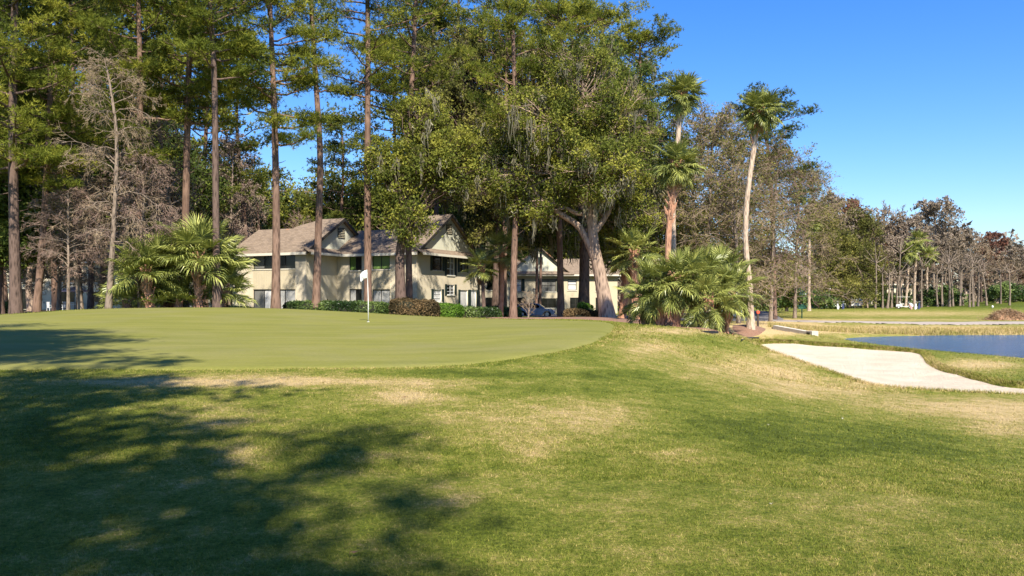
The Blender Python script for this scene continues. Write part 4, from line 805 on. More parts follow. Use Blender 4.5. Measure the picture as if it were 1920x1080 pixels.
# leafless trees
bare_tree(at(203, 46), line(203, 46, [(213, 430), (219, 270), (208, 170), (196, 110)]), (.17, .03), 31, 'pale leafless tree with a tangle of drooping twigs left of the palmettos', 18, spread=3.0, nb=50, lo=.2, droop=.45, tw=.010, k2=9, k3=7, up=.2, tmat='pale_bark')
bare_tree(at(152, 50), line(152, 50, [(140, 470), (150, 400), (165, 280)]), (.16, .05), 32, 'crooked leafless tree beside the pink patio umbrella', 9, spread=3.0, nb=34, lo=.3, droop=.6, tw=.012, k2=8, k3=8)
bare_tree(at(320, 58), line(320, 58, [(318, 400), (300, 250), (295, 160)]), (.2, .06), 33, 'leafless grey tree behind the left palmetto heads', 15, spread=3.8, nb=36, lo=.3, droop=.15, tw=.012)
for i, (px, d, pts, lab, sp) in enumerate([(262, 48, [(258, 480), (270, 380), (262, 300)], 'low twiggy leafless tree just left of the palmetto heads', 2.8), (128, 48, [(126, 500), (118, 430), (130, 370)], 'low tangled leafless tree left of the patio umbrella', 2.6)]):
    TG0 = TG0 if i else None
    if i: o = copy_tree(TG0); o.location = at(px, d); o.rotation_euler = (0, 0, 2.1); o.scale = (.92, .92, .8); o['label'] = lab; continue
    TG0 = bare_tree(at(px, d), line(px, d, pts), (.1, .04), 90 + i, lab, 9, spread=sp, nb=46, lo=.3, droop=.5, tw=.011, k2=9, k3=8, mat='twig' if i % 2 else 'twig_red')
for i, (px, d, pts, lab) in enumerate([(110, 56, [(112, 480), (105, 380), (120, 300)], 'brown leafless tree between the forked pine and the pale leafless tree'), (235, 54, [(232, 480), (245, 330), (250, 200)], 'dark brown leafless tree between the pale leafless tree and the reddish pine'), (300, 60, [(300, 500), (290, 400), (300, 330)], 'tangled brown leafless tree over the left palmetto'), (430, 84, [(432, 420), (440, 300), (430, 260)], 'brown leafless tree above the valley of the front roof'), (20, 58, [(22, 480), (10, 380), (0, 300)], 'brown leafless tree behind the thick dark pine')]):
    if i > 1: o = copy_tree(TG[i % 2]); o.location = at(px, d); o.rotation_euler = (0, 0, i * 1.9); q = (EYE + (HOR - pts[-1][1]) * d / F) / TG[2 + i % 2]; o.scale = (max(.75, q * .9), max(.75, q * .9), q); o['label'] = lab; continue
    TG = TG if i else [None] * 4; TG[2 + i] = EYE + (HOR - pts[-1][1]) * d / F
    TG[i] = bare_tree(at(px, d), line(px, d, pts), (.14, .05), 60 + i, lab, 12, spread=4.0, nb=44, lo=.15, droop=.35, tw=.013, k2=8, k3=8, mat='twig_red' if i % 2 else 'twig', leaf='brush', nleaf=5000, lsize=.13)
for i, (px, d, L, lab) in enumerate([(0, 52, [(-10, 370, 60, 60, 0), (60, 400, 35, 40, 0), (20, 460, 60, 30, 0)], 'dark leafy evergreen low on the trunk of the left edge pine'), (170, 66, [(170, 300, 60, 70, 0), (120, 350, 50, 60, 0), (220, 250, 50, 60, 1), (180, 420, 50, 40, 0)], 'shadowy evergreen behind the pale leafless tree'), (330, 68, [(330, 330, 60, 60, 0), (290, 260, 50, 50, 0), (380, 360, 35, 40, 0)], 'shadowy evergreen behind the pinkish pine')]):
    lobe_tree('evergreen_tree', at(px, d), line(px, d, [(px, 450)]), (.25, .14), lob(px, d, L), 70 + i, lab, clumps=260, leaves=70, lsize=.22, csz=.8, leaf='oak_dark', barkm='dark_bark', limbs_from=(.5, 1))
G_B = 'leafless trees behind the tallest palm'
for i, (px, d, pts, lab, sp, dr, mt) in enumerate([
  (1325, 72, [(1330, 400), (1335, 280), (1340, 245)], 'brown leafless tree left of the tallest palm', 5.6, .12, 'twig'),
  (1385, 66, [(1380, 450), (1372, 360), (1375, 290)], 'straw coloured leafless tree right behind the tallest palm', 5.0, .3, 'twig'),
  (1445, 74, [(1450, 450), (1455, 350), (1460, 300)], 'brown leafless tree right of the tallest palm', 5.2, .2, 'twig_red'),
  (1490, 84, [(1492, 480), (1488, 400), (1490, 340)], 'leafless tree at the right end of the brown thicket', 4.8, .15, 'twig'),
  (1300, 84, [(1302, 450), (1296, 330), (1300, 270)], 'leafless tree between the twin palms and the tallest palm', 5.0, .1, 'twig')]):
    if i > 2: o = copy_tree(TH[i - 3]); o.location = at(px, d); o.rotation_euler = (0, 0, i * 1.9); q = (EYE + (HOR - pts[-1][1]) * d / F) / TH[i]; o.scale = (1, 1, q); o['label'] = lab; continue
    TH = TH if i else [None] * 6; TH[3 + i] = EYE + (HOR - pts[-1][1]) * d / F
    TH[i] = bare_tree(at(px, d), line(px, d, pts), (.17, .05), 40 + i, lab, 14, spread=sp, nb=60, lo=.1, droop=dr + .1, mat=mt, tw=.014, k2=9, k3=8, group=G_B, leaf='olive_leaf', nleaf=7000, lsize=.15)
lobe_tree('evergreen_tree', at(1360, 92), line(1360, 92, [(1360, 500), (1365, 440)]), (.25, .12), lob(1360, 92, [(1330, 440, 55, 55, 0), (1400, 460, 50, 45, 0), (1290, 480, 45, 40, 0), (1450, 500, 40, 30, 0), (1370, 380, 50, 40, 0)]), 27,
  'green understorey tree behind the brown thicket', clumps=240, leaves=60, lsize=.28, csz=1.0, leaf='olive_leaf', moss=0)
lobe_tree('evergreen_tree', at(1445, 98), line(1445, 98, [(1445, 540)]), (.15, .1), lob(1445, 98, [(1440, 530, 30, 25, 0), (1470, 520, 30, 28, 0), (1420, 520, 25, 22, 1), (1482, 545, 16, 14, 0)]), 28,
  'grey green tree half hiding the white house', clumps=110, leaves=60, lsize=.26, csz=.8, leaf='oak_leaf', limbs_from=(.4, .9))

# ---- dense wood behind the buildings: variants, then copies
def place(src, px, d, sc, rz, lab, grp, first=False, zs=1.0):
    o = src if first else copy_tree(src); o.location = at(px, d); o.scale = (sc, sc, sc * zs); o.rotation_euler = (0, 0, rz); o['label'] = lab; o['group'] = grp; return o
bp = [pine((0, 0, 0), [(0, 0, 0), (.3, 0, 8), (.1, .3, 17), (.4, .2, 23)], .3, .09, 200, 'x', lo=.30, nb=40, spread=4.2, dens=1, leafmat='pine_dark', tufts=14, wd=.085, low_short=.8, clump=.8),
      pine((0, 0, 0), [(0, 0, 0), (-.3, 0, 8), (.2, .3, 17), (0, -.3, 24)], .3, .09, 201, 'x', lo=.42, nb=36, spread=4.6, dens=.9, leafmat='pine_leaf', tufts=14, wd=.085, clump=.8)]
bo = [lobe_tree('live_oak', (0, 0, 0), [(0, 0, 0), (.3, 0, 3), (0, 0, 7)], (.4, .25), [((0, 0, 11), (4.5, 4, 3)), ((3, 1, 8), (3, 3, 2.5)), ((-3, -1, 8), (3.4, 3, 2.6)), ((0, -2, 6), (3, 3, 2)), ((1, 0, 14), (3, 3, 2))], 210, 'x', clumps=260, leaves=60, lsize=.32, csz=1.0, leaf='oak_dark', moss=40),
      lobe_tree('live_oak', (0, 0, 0), [(0, 0, 0), (-.4, 0, 4), (.2, 0, 8)], (.35, .2), [((0, 0, 12), (3.6, 3.6, 3.4)), ((2.5, -1, 9), (2.8, 3, 2.6)), ((-2.8, 1, 9.5), (3, 3, 2.6)), ((0, 0, 7), (3.6, 3, 2))], 211, 'x', clumps=240, leaves=60, lsize=.3, csz=1.0, leaf='oak_leaf', moss=40)]
bb = [bare_tree((0, 0, 0), [(0, 0, 0), (.3, 0, 5), (0, .2, 10), (.2, 0, 13)], (.24, .06), 220, 'x', 13, spread=4.6, nb=34, lo=.25, tw=.02, k2=6, k3=6, mat='twig'),
      bare_tree((0, 0, 0), [(0, 0, 0), (-.3, 0, 5), (.4, .2, 9), (0, 0, 12)], (.2, .05), 221, 'x', 12, spread=4.0, nb=32, lo=.2, tw=.02, k2=6, k3=6, mat='twig_red', droop=.1)]
used = set(); GW = 'trees of the wood behind the condominiums'
wood = []
def wd_(kind, px, d, top, lab):
    V = {'p': bp, 'o': bo, 'b': bb}[kind]; k = len([w for w in wood if w == kind]) % 2; wood.append(kind); src = V[k]; first = (kind, k) not in used; used.add((kind, k))
    h = {'p': (24, 25), 'o': (16.5, 15.5), 'b': (16, 14.5)}[kind][k]; z0 = at(px, d)[2]; H = EYE + (HOR - top) * d / F - z0; sc = H / h
    place(src, px, d, sc, (px * .37) % 6.28, lab, GW, first)
for kind, px, d, top, lab in [
  ('p', -90, 64, -60, 'dark background pine beyond the left picture edge'), ('p', 105, 70, -80, 'background pine between the left edge pine and the leafless tree'), ('p', 190, 76, -40, 'background pine behind the pale leafless tree'),
  ('p', 300, 80, -60, 'background pine over the left palmetto heads'), ('p', 385, 84, 20, 'background pine over the small pale gable'), ('p', 450, 92, 70, 'background pine just right of the small pale gable'),
  ('p', 10, 84, 10, 'background pine over the shaded left building'), ('p', 235, 95, 60, 'background pine deep in the left wood'),
  ('o', 60, 70, 300, 'dark evergreen oak behind the thick left pine'), ('o', 175, 104, 200, 'dark oak over the patio roofs'), ('o', 265, 104, 240, 'dark oak behind the leafless tree tangle'), ('o', 345, 104, 260, 'oak filling the wood over the palmettos'), ('o', -60, 104, 150, 'dark oak at the far left of the wood'), ('o', 100, 108, 120, 'tall oak deep behind the left buildings'),
  ('o', 430, 112, 300, 'oak over the ridge of the small pale gable'), ('o', 490, 118, 305, 'oak crown left of the blue sky gap'), ('o', 555, 122, 350, 'low oak crown under the blue sky gap'), ('o', 620, 118, 310, 'dark oak crown over the valley between the two units'), ('o', 680, 112, 330, 'oak crown seen right of the flag pine'), ('o', 735, 106, 320, 'oak crown over the low ridge of the right unit'), ('o', 800, 112, 250, 'oak behind the tallest gable'),
  ('b', 470, 100, 340, 'bare tree over the front unit ridge'), ('b', 570, 106, 380, 'small bare tree in front of the dark oaks'), ('b', 425, 98, 320, 'bare tree over the small pale gable'),
  ('o', 860, 118, 330, 'oak far behind the end gable'), ('o', 1000, 124, 340, 'oak over the roof of the middle building'), ('o', 1080, 124, 330, 'oak right of the middle building'), ('o', 1150, 120, 330, 'oak behind the leaning live oak'), ('p', 640, 108, 215, 'background pine in the sky gap left of the flag pine'), ('p', 740, 100, 60, 'background pine right of the flag pine'), ('p', 820, 92, 0, 'background pine over the tallest gable'),
  ('o', 940, 128, 400, 'low dark tree left of the middle building'), ('o', 1230, 126, 380, 'dark tree far behind the twin palms'), ('o', 1010, 130, 120, 'tall oak closing the wood above the middle roof'), ('o', 1100, 128, 120, 'tall oak closing the wood above the dark trunk'), ('o', 880, 126, 120, 'tall oak closing the wood above the end gable')]:
    wd_(kind, px, d, top, lab)
# slim bare trunks seen among the wood
for px, d, t_ in ((460, 86, 340), (485, 88, 380), (1005, 100, 430), (1012, 101, 440)):
    o = empty('slim_trunk_tree', at(px, d), label={460: 'slim pink trunk over the front unit ridge, left of a pair', 485: 'slim pink trunk over the front unit ridge, right of a pair', 1005: 'pale slim trunk above the middle building gable', 1012: 'paler slim trunk touching the one above the middle gable'}[px], cat='tree', group=GW)
    P = spline(line(px, d, [(px + 2, 480), (px - 2, t_)]), 8); b = MB(); b.tubes(P[None], np.linspace(.2, .12, 8)[None], 7); b.build('trunk', M['pine_bark'], o, smooth=True)

# ------------------------------------------------------------------ palms
palm(at(1252, 43.5), line(1252, 43.5, [(1252, 480), (1257, 400), (1266, 335), (1268, 305)]), (.21, .17), 301, 'shorter of the twin palms, rusty boots under its head, rising from the palmetto thicket', n_=50, scale=.93, dead=8, boots=(.45, 44), barkm='boot', pet=TP, elev=(85, -55))
palm(at(1268, 47), line(1268, 47, [(1262, 400), (1270, 280), (1275, 215), (1281, 175)]), (.20, .15), 302, 'taller of the twin palms, its head left of the tallest lone palm', n_=50, scale=.88, dead=4, boots=(.93, 14), pet=TP, elev=(85, -55))
palm(at(1408, 42), line(1408, 42, [(1406, 540), (1398, 455), (1401, 370), (1412, 290), (1424, 205)]), (.22, .145), 303, 'lone leaning palm with long pale trunk beside the bunker path', n_=50, scale=.82, dead=6, boots=(.95, 12), pet=TP, elev=(85, -60))
palm(at(1517, 110), line(1517, 110, [(1517, 500), (1518, 420)]), (.24, .2), 304, 'thin distant palm beside the driveway mouth', n_=34, scale=1.2, dead=4, boots=(.95, 3), headboots=3, pet=TP, elev=(85, -55))
palm(at(938, 66), line(938, 66, [(941, 540), (942, 470)]), (.22, .2), 305, 'slim palm left of the red barked pine', n_=26, scale=1.15, dead=3, headboots=5, barkm='boot')
palm(at(1166, 62), line(1166, 62, [(1172, 540), (1178, 480)]), (.3, .3), 306, 'booted palm just right of the leaning live oak', n_=26, scale=1.25, dead=5, boots=(.2, 30), barkm='boot')
palm(at(1194, 60), line(1194, 60, [(1192, 540), (1188, 470)]), (.3, .3), 307, 'booted palm between the leaning oak and the palmetto thicket', n_=26, scale=1.25, dead=5, boots=(.2, 30), barkm='boot')
palm(at(908, 64), line(908, 64, [(905, 530), (903, 500)]), (.17, .15), 308, 'short palm right of the building corner', n_=26, scale=.95, dead=7, boots=(.6, 6), barkm='dark_bark')
GT = 'palmettos of the thicket beside the mound'
for i, (px, d, hx, hy, sc, n_, lab) in enumerate([
  (1212, 40, 1208, 562, .78, 20, 'leftmost palmetto of the thicket with a bright open fan'), (1240, 39, 1236, 540, .86, 22, 'second palmetto of the thicket from its left end'),
  (1268, 38.5, 1270, 520, .88, 24, 'dark stemmed palmetto under the twin palms'), (1298, 39.5, 1300, 516, .88, 24, 'tall yellowish palmetto in the middle of the thicket'),
  (1325, 38, 1328, 560, .86, 22, 'palmetto with rusty booted base low in the thicket'), (1345, 40.5, 1347, 514, .9, 26, 'highest palmetto at the right of the thicket'),
  (1358, 39.5, 1370, 545, .84, 24, 'rightmost palmetto, fans reaching the lone palm trunk')]):
    palm(at(px, d), line(px, d, [((px + hx) / 2, (hy + 615) / 2), (hx, hy)]), (.2, .17), 320 + i, lab, n_=int(n_ * 1.35), scale=sc * .82, dead=3, boots=(0, 18), pet=LP, elev=(84, -50), group=GT, barkm='boot', name='palmetto', headboots=4)
GL = 'palmettos before the cream building'
for i, (px, d, hx, hy, sc, n_, lab) in enumerate([
  (282, 47, 275, 505, .9, 26, 'left palmetto with orange booted trunk at the green edge'), (371, 47.5, 372, 480, 1.05, 30, 'larger palmetto with brown booted trunk before the cream wall'),
  (318, 50, 322, 500, 1.05, 24, 'palmetto filling the middle of the group'), (416, 49, 418, 545, .75, 20, 'low palmetto against the cream wall at the right of the group'), (405, 50, 402, 500, .95, 20, 'palmetto head touching the dark pine'),
  (335, 48, 335, 566, .8, 16, 'stemless green palmetto between two booted trunks'), (238, 48, 234, 572, .7, 14, 'stemless palmetto at the left end of the group'), (308, 49, 306, 562, .75, 14, 'small stemless palmetto beside the orange trunk')]):
    palm(at(px, d), line(px, d, [((px + hx) / 2, (hy + 577) / 2), (hx, hy)]), (.24, .2), 340 + i, lab, n_=int(n_ * 1.35), scale=sc * 1.08, dead=3, boots=(0, 22 if i < 5 else 0), pet=LP, elev=(85, -12 if i < 5 else 20), group=GL, barkm='boot', name='palmetto', headboots=4)
# ------------------------------------------------------------------ far tree line across the fairway
GF = 'trees across the far fairway'
def far_palm(px, d, pts, seed, lab): palm(at(px, d), line(px, d, pts), (.22, .18), seed, lab, n_=24, scale=1.35, dead=4, headboots=0, pet=TP, elev=(85, -50), group=GF)
rows = [ # kind, px, d, top py, label
 ('b', 1548, 132, 360, 'tall bare tree with spreading top right of the thin palm'), ('r', 1592, 136, 365, 'tree with rusty red buds beside the tall bare one'), ('b', 1655, 140, 375, 'bare tree in the middle of the far tree line'),
 ('b', 1752, 150, 372, 'bare tree with the widest round crown across the fairway'), ('b', 1700, 140, 398, 'greyish bare tree left of the widest crown'), ('b', 1620, 138, 400, 'short bare tree right of the rusty one'),
 ('b', 1800, 150, 430, 'brown bare tree right of the widest crown'), ('r', 1868, 156, 435, 'small red budded tree against the sky at the right'), ('b', 1840, 150, 455, 'low brown tree left of the red budded crown'),
 ('b', 1905, 150, 468, 'brown tree near the right edge'), ('b', 1945, 150, 450, 'tree cut by the right picture edge'), ('b', 1725, 136, 440, 'lower bare tree behind the far palms'), ('b', 1775, 140, 450, 'pale stemmed bare tree over the golf bags'), ('b', 1675, 134, 440, 'dark twisted bare tree left of the far palms'),
 ('b', 1885, 140, 490, 'brushy tree over the brush heap'), ('b', 1640, 132, 450, 'brown leafless tree beside the small white house'), ('b', 1825, 138, 480, 'thin pale bare tree in the right tree line'), ('r', 1940, 160, 470, 'reddish tree behind the right edge')]
fb = [bare_tree((0, 0, 0), [(0, 0, 0), (.3, 0, 5), (0, .2, 10), (.2, 0, 13)], (.2, .06), 230, 'x', 13, spread=5.2, nb=30, lo=.45, tw=.032, k2=6, k3=6, mat='twig', tmat='grey_bark', leaf='brush', nleaf=4500, lsize=.26),
      bare_tree((0, 0, 0), [(0, 0, 0), (-.3, 0, 5), (.4, .2, 9), (0, 0, 12)], (.18, .05), 231, 'x', 12, spread=4.6, nb=32, lo=.3, tw=.032, k2=6, k3=6, mat='twig_red', droop=.1, leaf='brush', nleaf=4500, lsize=.26),
      bare_tree((0, 0, 0), [(0, 0, 0), (.6, 0, 4), (.2, .2, 8), (.5, 0, 11)], (.24, .06), 232, 'x', 12, spread=5.0, nb=32, lo=.25, tw=.032, k2=7, k3=7, mat='twig', tmat='dark_bark')]
fr = bare_tree((0, 0, 0), [(0, 0, 0), (.2, 0, 5), (0, 0, 11)], (.22, .05), 233, 'x', 12, spread=4.0, nb=30, lo=.3, tw=.03, k2=6, k3=5, mat='twig_red', leaf='rusty_leaf', nleaf=6000, lsize=.26)
uf = set()
for i, (kind, px, d, top, lab) in enumerate(rows):
    src, h, key = (fr, 13.5, 'r') if kind == 'r' else (fb[i % 3], (16, 15, 14)[i % 3], i % 3); first = key not in uf; uf.add(key)
    z0 = at(px, d)[2]; H = EYE + (HOR - top + 12) * d / F - z0; sc = H / h; place(src, px, d, max(sc, .62), i * 1.3, lab, GF, first, zs=sc / max(sc, .62))
ev = [('evergreen_tree', 1560, 128, [(1560, 470, 42, 60, 0), (1545, 420, 26, 36, 0), (1595, 490, 40, 46, 0), (1530, 530, 24, 26, -1), (1570, 545, 30, 24, -2), (1610, 545, 24, 22, -2)], 'large yellow green feathery tree right of the thin palm', 'olive_leaf', 320),
      ('evergreen_tree', 1625, 130, [(1625, 450, 26, 60, 0), (1640, 520, 20, 40, 0), (1610, 420, 20, 30, 0)], 'brownish green tree behind the small pale trunk', 'olive_leaf', 160),
      ('shrub', 1752, 134, [(1748, 555, 16, 16, 0), (1775, 553, 18, 18, 0), (1792, 560, 14, 12, 0)], 'dark green shrub under the far bare trees', 'hedge_leaf', 60),
      ('shrub', 1870, 136, [(1866, 550, 16, 14, 0), (1890, 548, 18, 16, 0), (1912, 552, 16, 14, 0)], 'green shrub mass at the foot of the right tree line', 'hedge_leaf', 60),
      ('shrub', 1660, 134, [(1660, 562, 20, 10, 0), (1690, 562, 18, 9, 0)], 'low dark shrub among the far trunks left of the golf bags', 'hedge_leaf', 40),
      ('shrub', 1475, 106, [(1430, 562, 22, 12, 0), (1465, 564, 20, 9, 0), (1490, 562, 20, 11, 0)], 'dark shrub row before the white house', 'hedge_leaf', 60),
      ('shrub', 1540, 122, [(1535, 562, 20, 13, 0), (1560, 568, 14, 8, 0)], 'dark shrub at the foot of the feathery tree', 'hedge_leaf', 40)]
for i, (nm, px, d, L, lab, lf, nc) in enumerate(ev):
    lobe_tree(nm, at(px, d), line(px, d, [(px, 520 if nm != 'shrub' else 566)]), (.2, .1), lob(px, d, L), 400 + i, lab, leaf=lf, clumps=nc, leaves=90, lsize=.26 if nm != 'shrub' else .3, csz=1.1 if nm != 'shrub' else .7, group=GF, limbs_from=(.3, 1), cat='tree' if nm != 'shrub' else 'shrub')
for i, (px, hy) in enumerate(((1702, 470), (1716, 450), (1690, 490), (1738, 478))):
    far_palm(px - 4 + i * 2, 131 + i, [(px, (hy + 575) / 2), (px + (3, 5, -4, 2)[i], hy)], 420 + i, ['far palm with the leaning trunk left of the golf bags', 'highest far palm over the golf bags', 'leftmost of the four far palms', 'rightmost of the four far palms'][i])
# thin pale trunks of the tree line
tl = [(1641, 520), (1655, 540), (1682, 545), (1688, 500), (1728, 530), (1780, 525), (1787, 520), (1800, 540), (1805, 530), (1818, 535), (1825, 530), (1833, 545), (1850, 548), (1672, 550), (1713, 540), (1758, 545), (1767, 540), (1876, 550), (1893, 548), (1664, 545)]
slim = empty('slim_tree', (0, 0, 0), cat='tree'); P = spline([(0, 0, 0), (.1, 0, 3), (-.1, 0, 7)], 8); b = MB(); b.tubes(P[None], base_flare(P, np.linspace(.17, .10, 8))[None], 7); b.build('trunk', M['pale_bark'], slim, smooth=True)
r = np.random.default_rng(5); Q = curve(np.repeat(P[-2:-1], 9, 0), P[-1] + r.normal(0, 1, (9, 3)) * [1.4, 1.4, .9] + [0, 0, 1.2], r, 5); b = MB(); b.tubes(Q, np.array([[.07, .06, .05, .04, .03]]) * np.ones((9, 1)), 4); b.build('branches', M['grey_bark'], slim, kind='stuff')
for i, (px, ty) in enumerate(tl):
    o = slim if i == 0 else copy_tree(slim); d = 125 + (i * 37 % 9); o.location = at(px, d); H = (575 - ty) / F * d; o.scale = (.8 + .3 * (i % 3), .8, H / 7 + .5); o.rotation_euler = (0, r.normal(0, .04), i)
    o['label'] = 'slim pale trunk standing in the row under the far bare trees' if i > 5 else ['stouter pale trunk right of the feathery green tree', 'slim trunk before the small white far house', 'slim trunk at the right side of the small white far house', 'tallest slim trunk left of the far palms', 'slim trunk just right of the golf bags', 'slim trunk above the dark shrub under the bare trees'][i]; o['group'] = 'slim pale trunks under the far bare trees'
# distant mass of trees closing the horizon
b = MB(); r = np.random.default_rng(77); n_ = 5200; pxs = -700 + r.random(n_) * 3900; ds = 172 + r.random(n_) * 40
hh = np.where(pxs > 1480, np.interp(pxs, [1480, 1560, 1700, 1780, 1850, 1920, 2100, 3300], [12, 17, 18, 17, 15, 12, 11, 11]), 12) + 1.6 * np.sin(pxs * .05 + 1) + 1.2 * np.sin(pxs * .13); zc = r.random(n_) ** 1.15 * hh
C = np.stack([W(pxs, ds), ds, zc + .3], -1); k = 40; pc = np.repeat(C, k, 0) + np.clip(r.normal(0, 1, (n_ * k, 3)), -1.6, 1.6) * [1.3, 1.2, .8]; V, Fx = leaf_cards(pc, 1.0, r, .45); b.add(V, Fx, np.repeat(np.repeat(np.clip(r.normal(.5, .28, n_), 0, 1), k), 3))
o = b.build('distant_woods', M['brush'], tint=True, kind='stuff'); tag(o, 'brown winter woods closing the view behind every nearer tree', 'woods')

# ------------------------------------------------------------------ trees behind the camera whose shade falls on the lawn
GS = 'pines behind the viewer'
sp_ = [pine((0, 0, 0), [(0, 0, 0), (.2, 0, 7), (.1, .3, 14), (.4, .2, 19)], .32, .09, 500, 'x', lo=.42, nb=34, spread=4.8, dens=1, tufts=34, clump=.85),
       lobe_tree('live_oak', (0, 0, 0), [(0, 0, 0), (.3, 0, 3), (0, 0, 7)], (.4, .25), [((0, 0, 12), (3.6, 3.4, 1.6)), ((3.4, 1, 9), (2.4, 2.4, 1.3)), ((-3.4, -1, 9.5), (2.6, 2.4, 1.4)), ((.5, -3, 10), (2.4, 2.4, 1.2)), ((0, 3.4, 11), (2.2, 2.2, 1.3))], 501, 'x', clumps=75, leaves=80, lsize=.25, csz=.72, leaf='oak_dark', moss=10)]
uk = set()
for i, (kind, sx, sy, sc, rz, lab) in enumerate([   # sx, sy: where the shade of the crown falls
  (1, -5.6, 5.8, .85, .5, 'live oak close behind the viewer shading the near lawn'), (1, -8.0, 11.6, .85, 2.2, 'live oak left behind the viewer shading the fringe of the green'), (1, -14.5, 14.5, 1.1, 4.0, 'live oak farther left behind the viewer'),
  (0, -14.5, 19.5, .8, 1.0, 'pine left of the viewer whose shade streaks the green'), (0, -11.5, 17.2, .7, 3.0, 'pine far left of the viewer near the green corner'), (1, -2.2, 4.6, .62, 1.2, 'live oak standing second behind the viewer'), (0, -19, 21, .9, 5.0, 'pine far left behind the viewer'), (1, -13, 8, 1.1, .2, 'live oak far left of the viewer')]):
    src = sp_[kind]; first = kind not in uk; uk.add(kind); o = src if first else copy_tree(src); zs = 1.5 if kind else 1.0; Lh = (11 * 1.5 if kind else 14 * sc) / math.tan(SUN_EL); x = sx + SUN_H.x * Lh; y = sy + SUN_H.y * Lh
    o.location = (x, y, 0); o.scale = (sc, sc, zs if kind else sc); o.rotation_euler = (0, 0, rz); o['label'] = lab; o['group'] = 'trees behind the viewer'

# ------------------------------------------------------------------ hedges and shrubs
def hedge(x0, d0, x1, d1, h0, h1, wid, leaf, seed, label, n_=9000, ls=.11, name='hedge', bump_=.12):
    r = np.random.default_rng(seed); A = np.array(at(x0, d0)); B = np.array(at(x1, d1)); L = np.linalg.norm((B - A)[:2]); u = (B - A) / L; v = np.array([-u[1], u[0], 0]); o = empty(name, tuple(A), 0, label=label, cat=name)
    K = 14; V = []; 
    prof = [(-.5, 0), (-.52, .45), (-.42, .85), (-.15, .97), (.15, .97), (.42, .85), (.52, .45), (.5, 0)]
    for i in range(K):
        t = i / (K - 1); e = 1 - .5 * max(0, abs(t - .5) * 2 - .88) / .12; hh = (h0 * (1 - t) + h1 * t) * (1 + r.normal(0, .04)) * (.7 + .3 * e) - .08; ww = wid * (1 + r.normal(0, .05)) * e
        for a, c in prof: V.append(u * L * t + v * a * ww + np.array([0, 0, c * hh + (-.15 if c == 0 else 0)]))
    V = np.array(V); m_ = len(prof); Fq = [(i * m_ + j, i * m_ + j + 1, (i + 1) * m_ + j + 1, (i + 1) * m_ + j) for i in range(K - 1) for j in range(m_ - 1)]
    b = MB(); b.add(V * .96, Fq); b.f.append((np.array([list(range(m_))]), 0)); b.f.append((np.array([list(range((K - 1) * m_, K * m_))]), 0)); b.build('dark_core', M['core'], o)  # solid core blocks the view through; the hedge's dark inside is its colour
    f = MB(); i = r.integers(0, len(Fq), n_); q = np.array(Fq)[i]; s, t = r.random((n_, 1)), r.random((n_, 1)); C = V[q[:, 0]] * (1 - s) * (1 - t) + V[q[:, 1]] * s * (1 - t) + V[q[:, 2]] * s * t + V[q[:, 3]] * (1 - s) * t
    lump = np.sin(C[:, :1] * 2.3 + seed) * np.sin(C[:, 2:] * 4 + C[:, :1]) * bump_; ctr = V.mean(0); C = C + v * np.sign((C - ctr) @ v)[:, None] * lump + r.normal(0, .05, C.shape)
    # end caps
    for e_ in (0, K - 1): W_ = V[e_ * m_:(e_ + 1) * m_]; wq = r.dirichlet(np.ones(m_) * .6, n_ // 22); C = np.vstack([C, wq @ W_ + r.normal(0, .06, (len(wq), 3))])
    Vv, Fx = leaf_cards(C, ls, r, .6); f.add(Vv, Fx, np.repeat(np.clip(.5 + .5 * np.sin(C[:, 0] * 1.7 + seed) * np.sin(C[:, 2] * 3) + r.normal(0, .2, len(C)), 0, 1), 3)); f.build('foliage', M[leaf], o, tint=True, kind='stuff'); return o
hedge(535, 56, 728, 57, .9, 1.05, 1.3, 'hedge_leaf', 601, 'long clipped dark green hedge running behind the flag', 14000)
hedge(733, 56, 822, 56.5, 1.25, 1.2, 1.5, 'brown_leaf', 602, 'clipped hedge with brownish sunlit top right of the flag', 9000)
hedge(812, 58, 866, 58.5, 1.15, 1.1, 1.3, 'bright_leaf', 603, 'fresh bright green clipped bush beside the brownish hedge', 6000)
hedge(868, 60, 936, 62, .95, .9, 1.3, 'hedge_leaf', 604, 'dark low hedge ending the row near the slim palm', 7000)
hedge(1062, 63, 1128, 62, .95, .7, 1.6, 'brown_leaf', 605, 'brown and green shrubbery before the leaning live oak', 7000, bump_=.3)
hedge(905, 70, 975, 71, .9, 1.0, 1.3, 'hedge_leaf', 606, 'dark hedge beyond the pine straw left of the parked car', 6000)
hedge(-20, 60, 22, 60, 1.0, 1.0, 1.3, 'hedge_leaf', 607, 'dark hedge at the far left behind the thick pine', 4000)
hedge(1085, 64, 1112, 64, 1.5, 1.2, 1.2, 'bright_leaf', 608, 'yellow green shrub left of the leaning oak trunk', 2500, name='shrub', bump_=.3)
hedge(1205, 46, 1228, 46, .7, .6, 1.0, 'olive_leaf', 609, 'small scrubby bush at the left foot of the palmetto thicket', 1500, name='shrub', bump_=.3)
hedge(426, 64, 472, 64, .5, .45, .9, 'hedge_leaf', 610, 'low green planting along the foot of the cream wall', 2500, name='shrub')
bare_tree(at(990, 56), line(990, 56, [(992, 575), (990, 555)]), (.05, .02), 611, 'small leafless shrub before the parked car', 2, spread=1.15, nb=16, lo=.1, tw=.008, k2=5, k3=5, tmat='grey_bark', mat='twig', name='leafless_shrub', up=1.1)

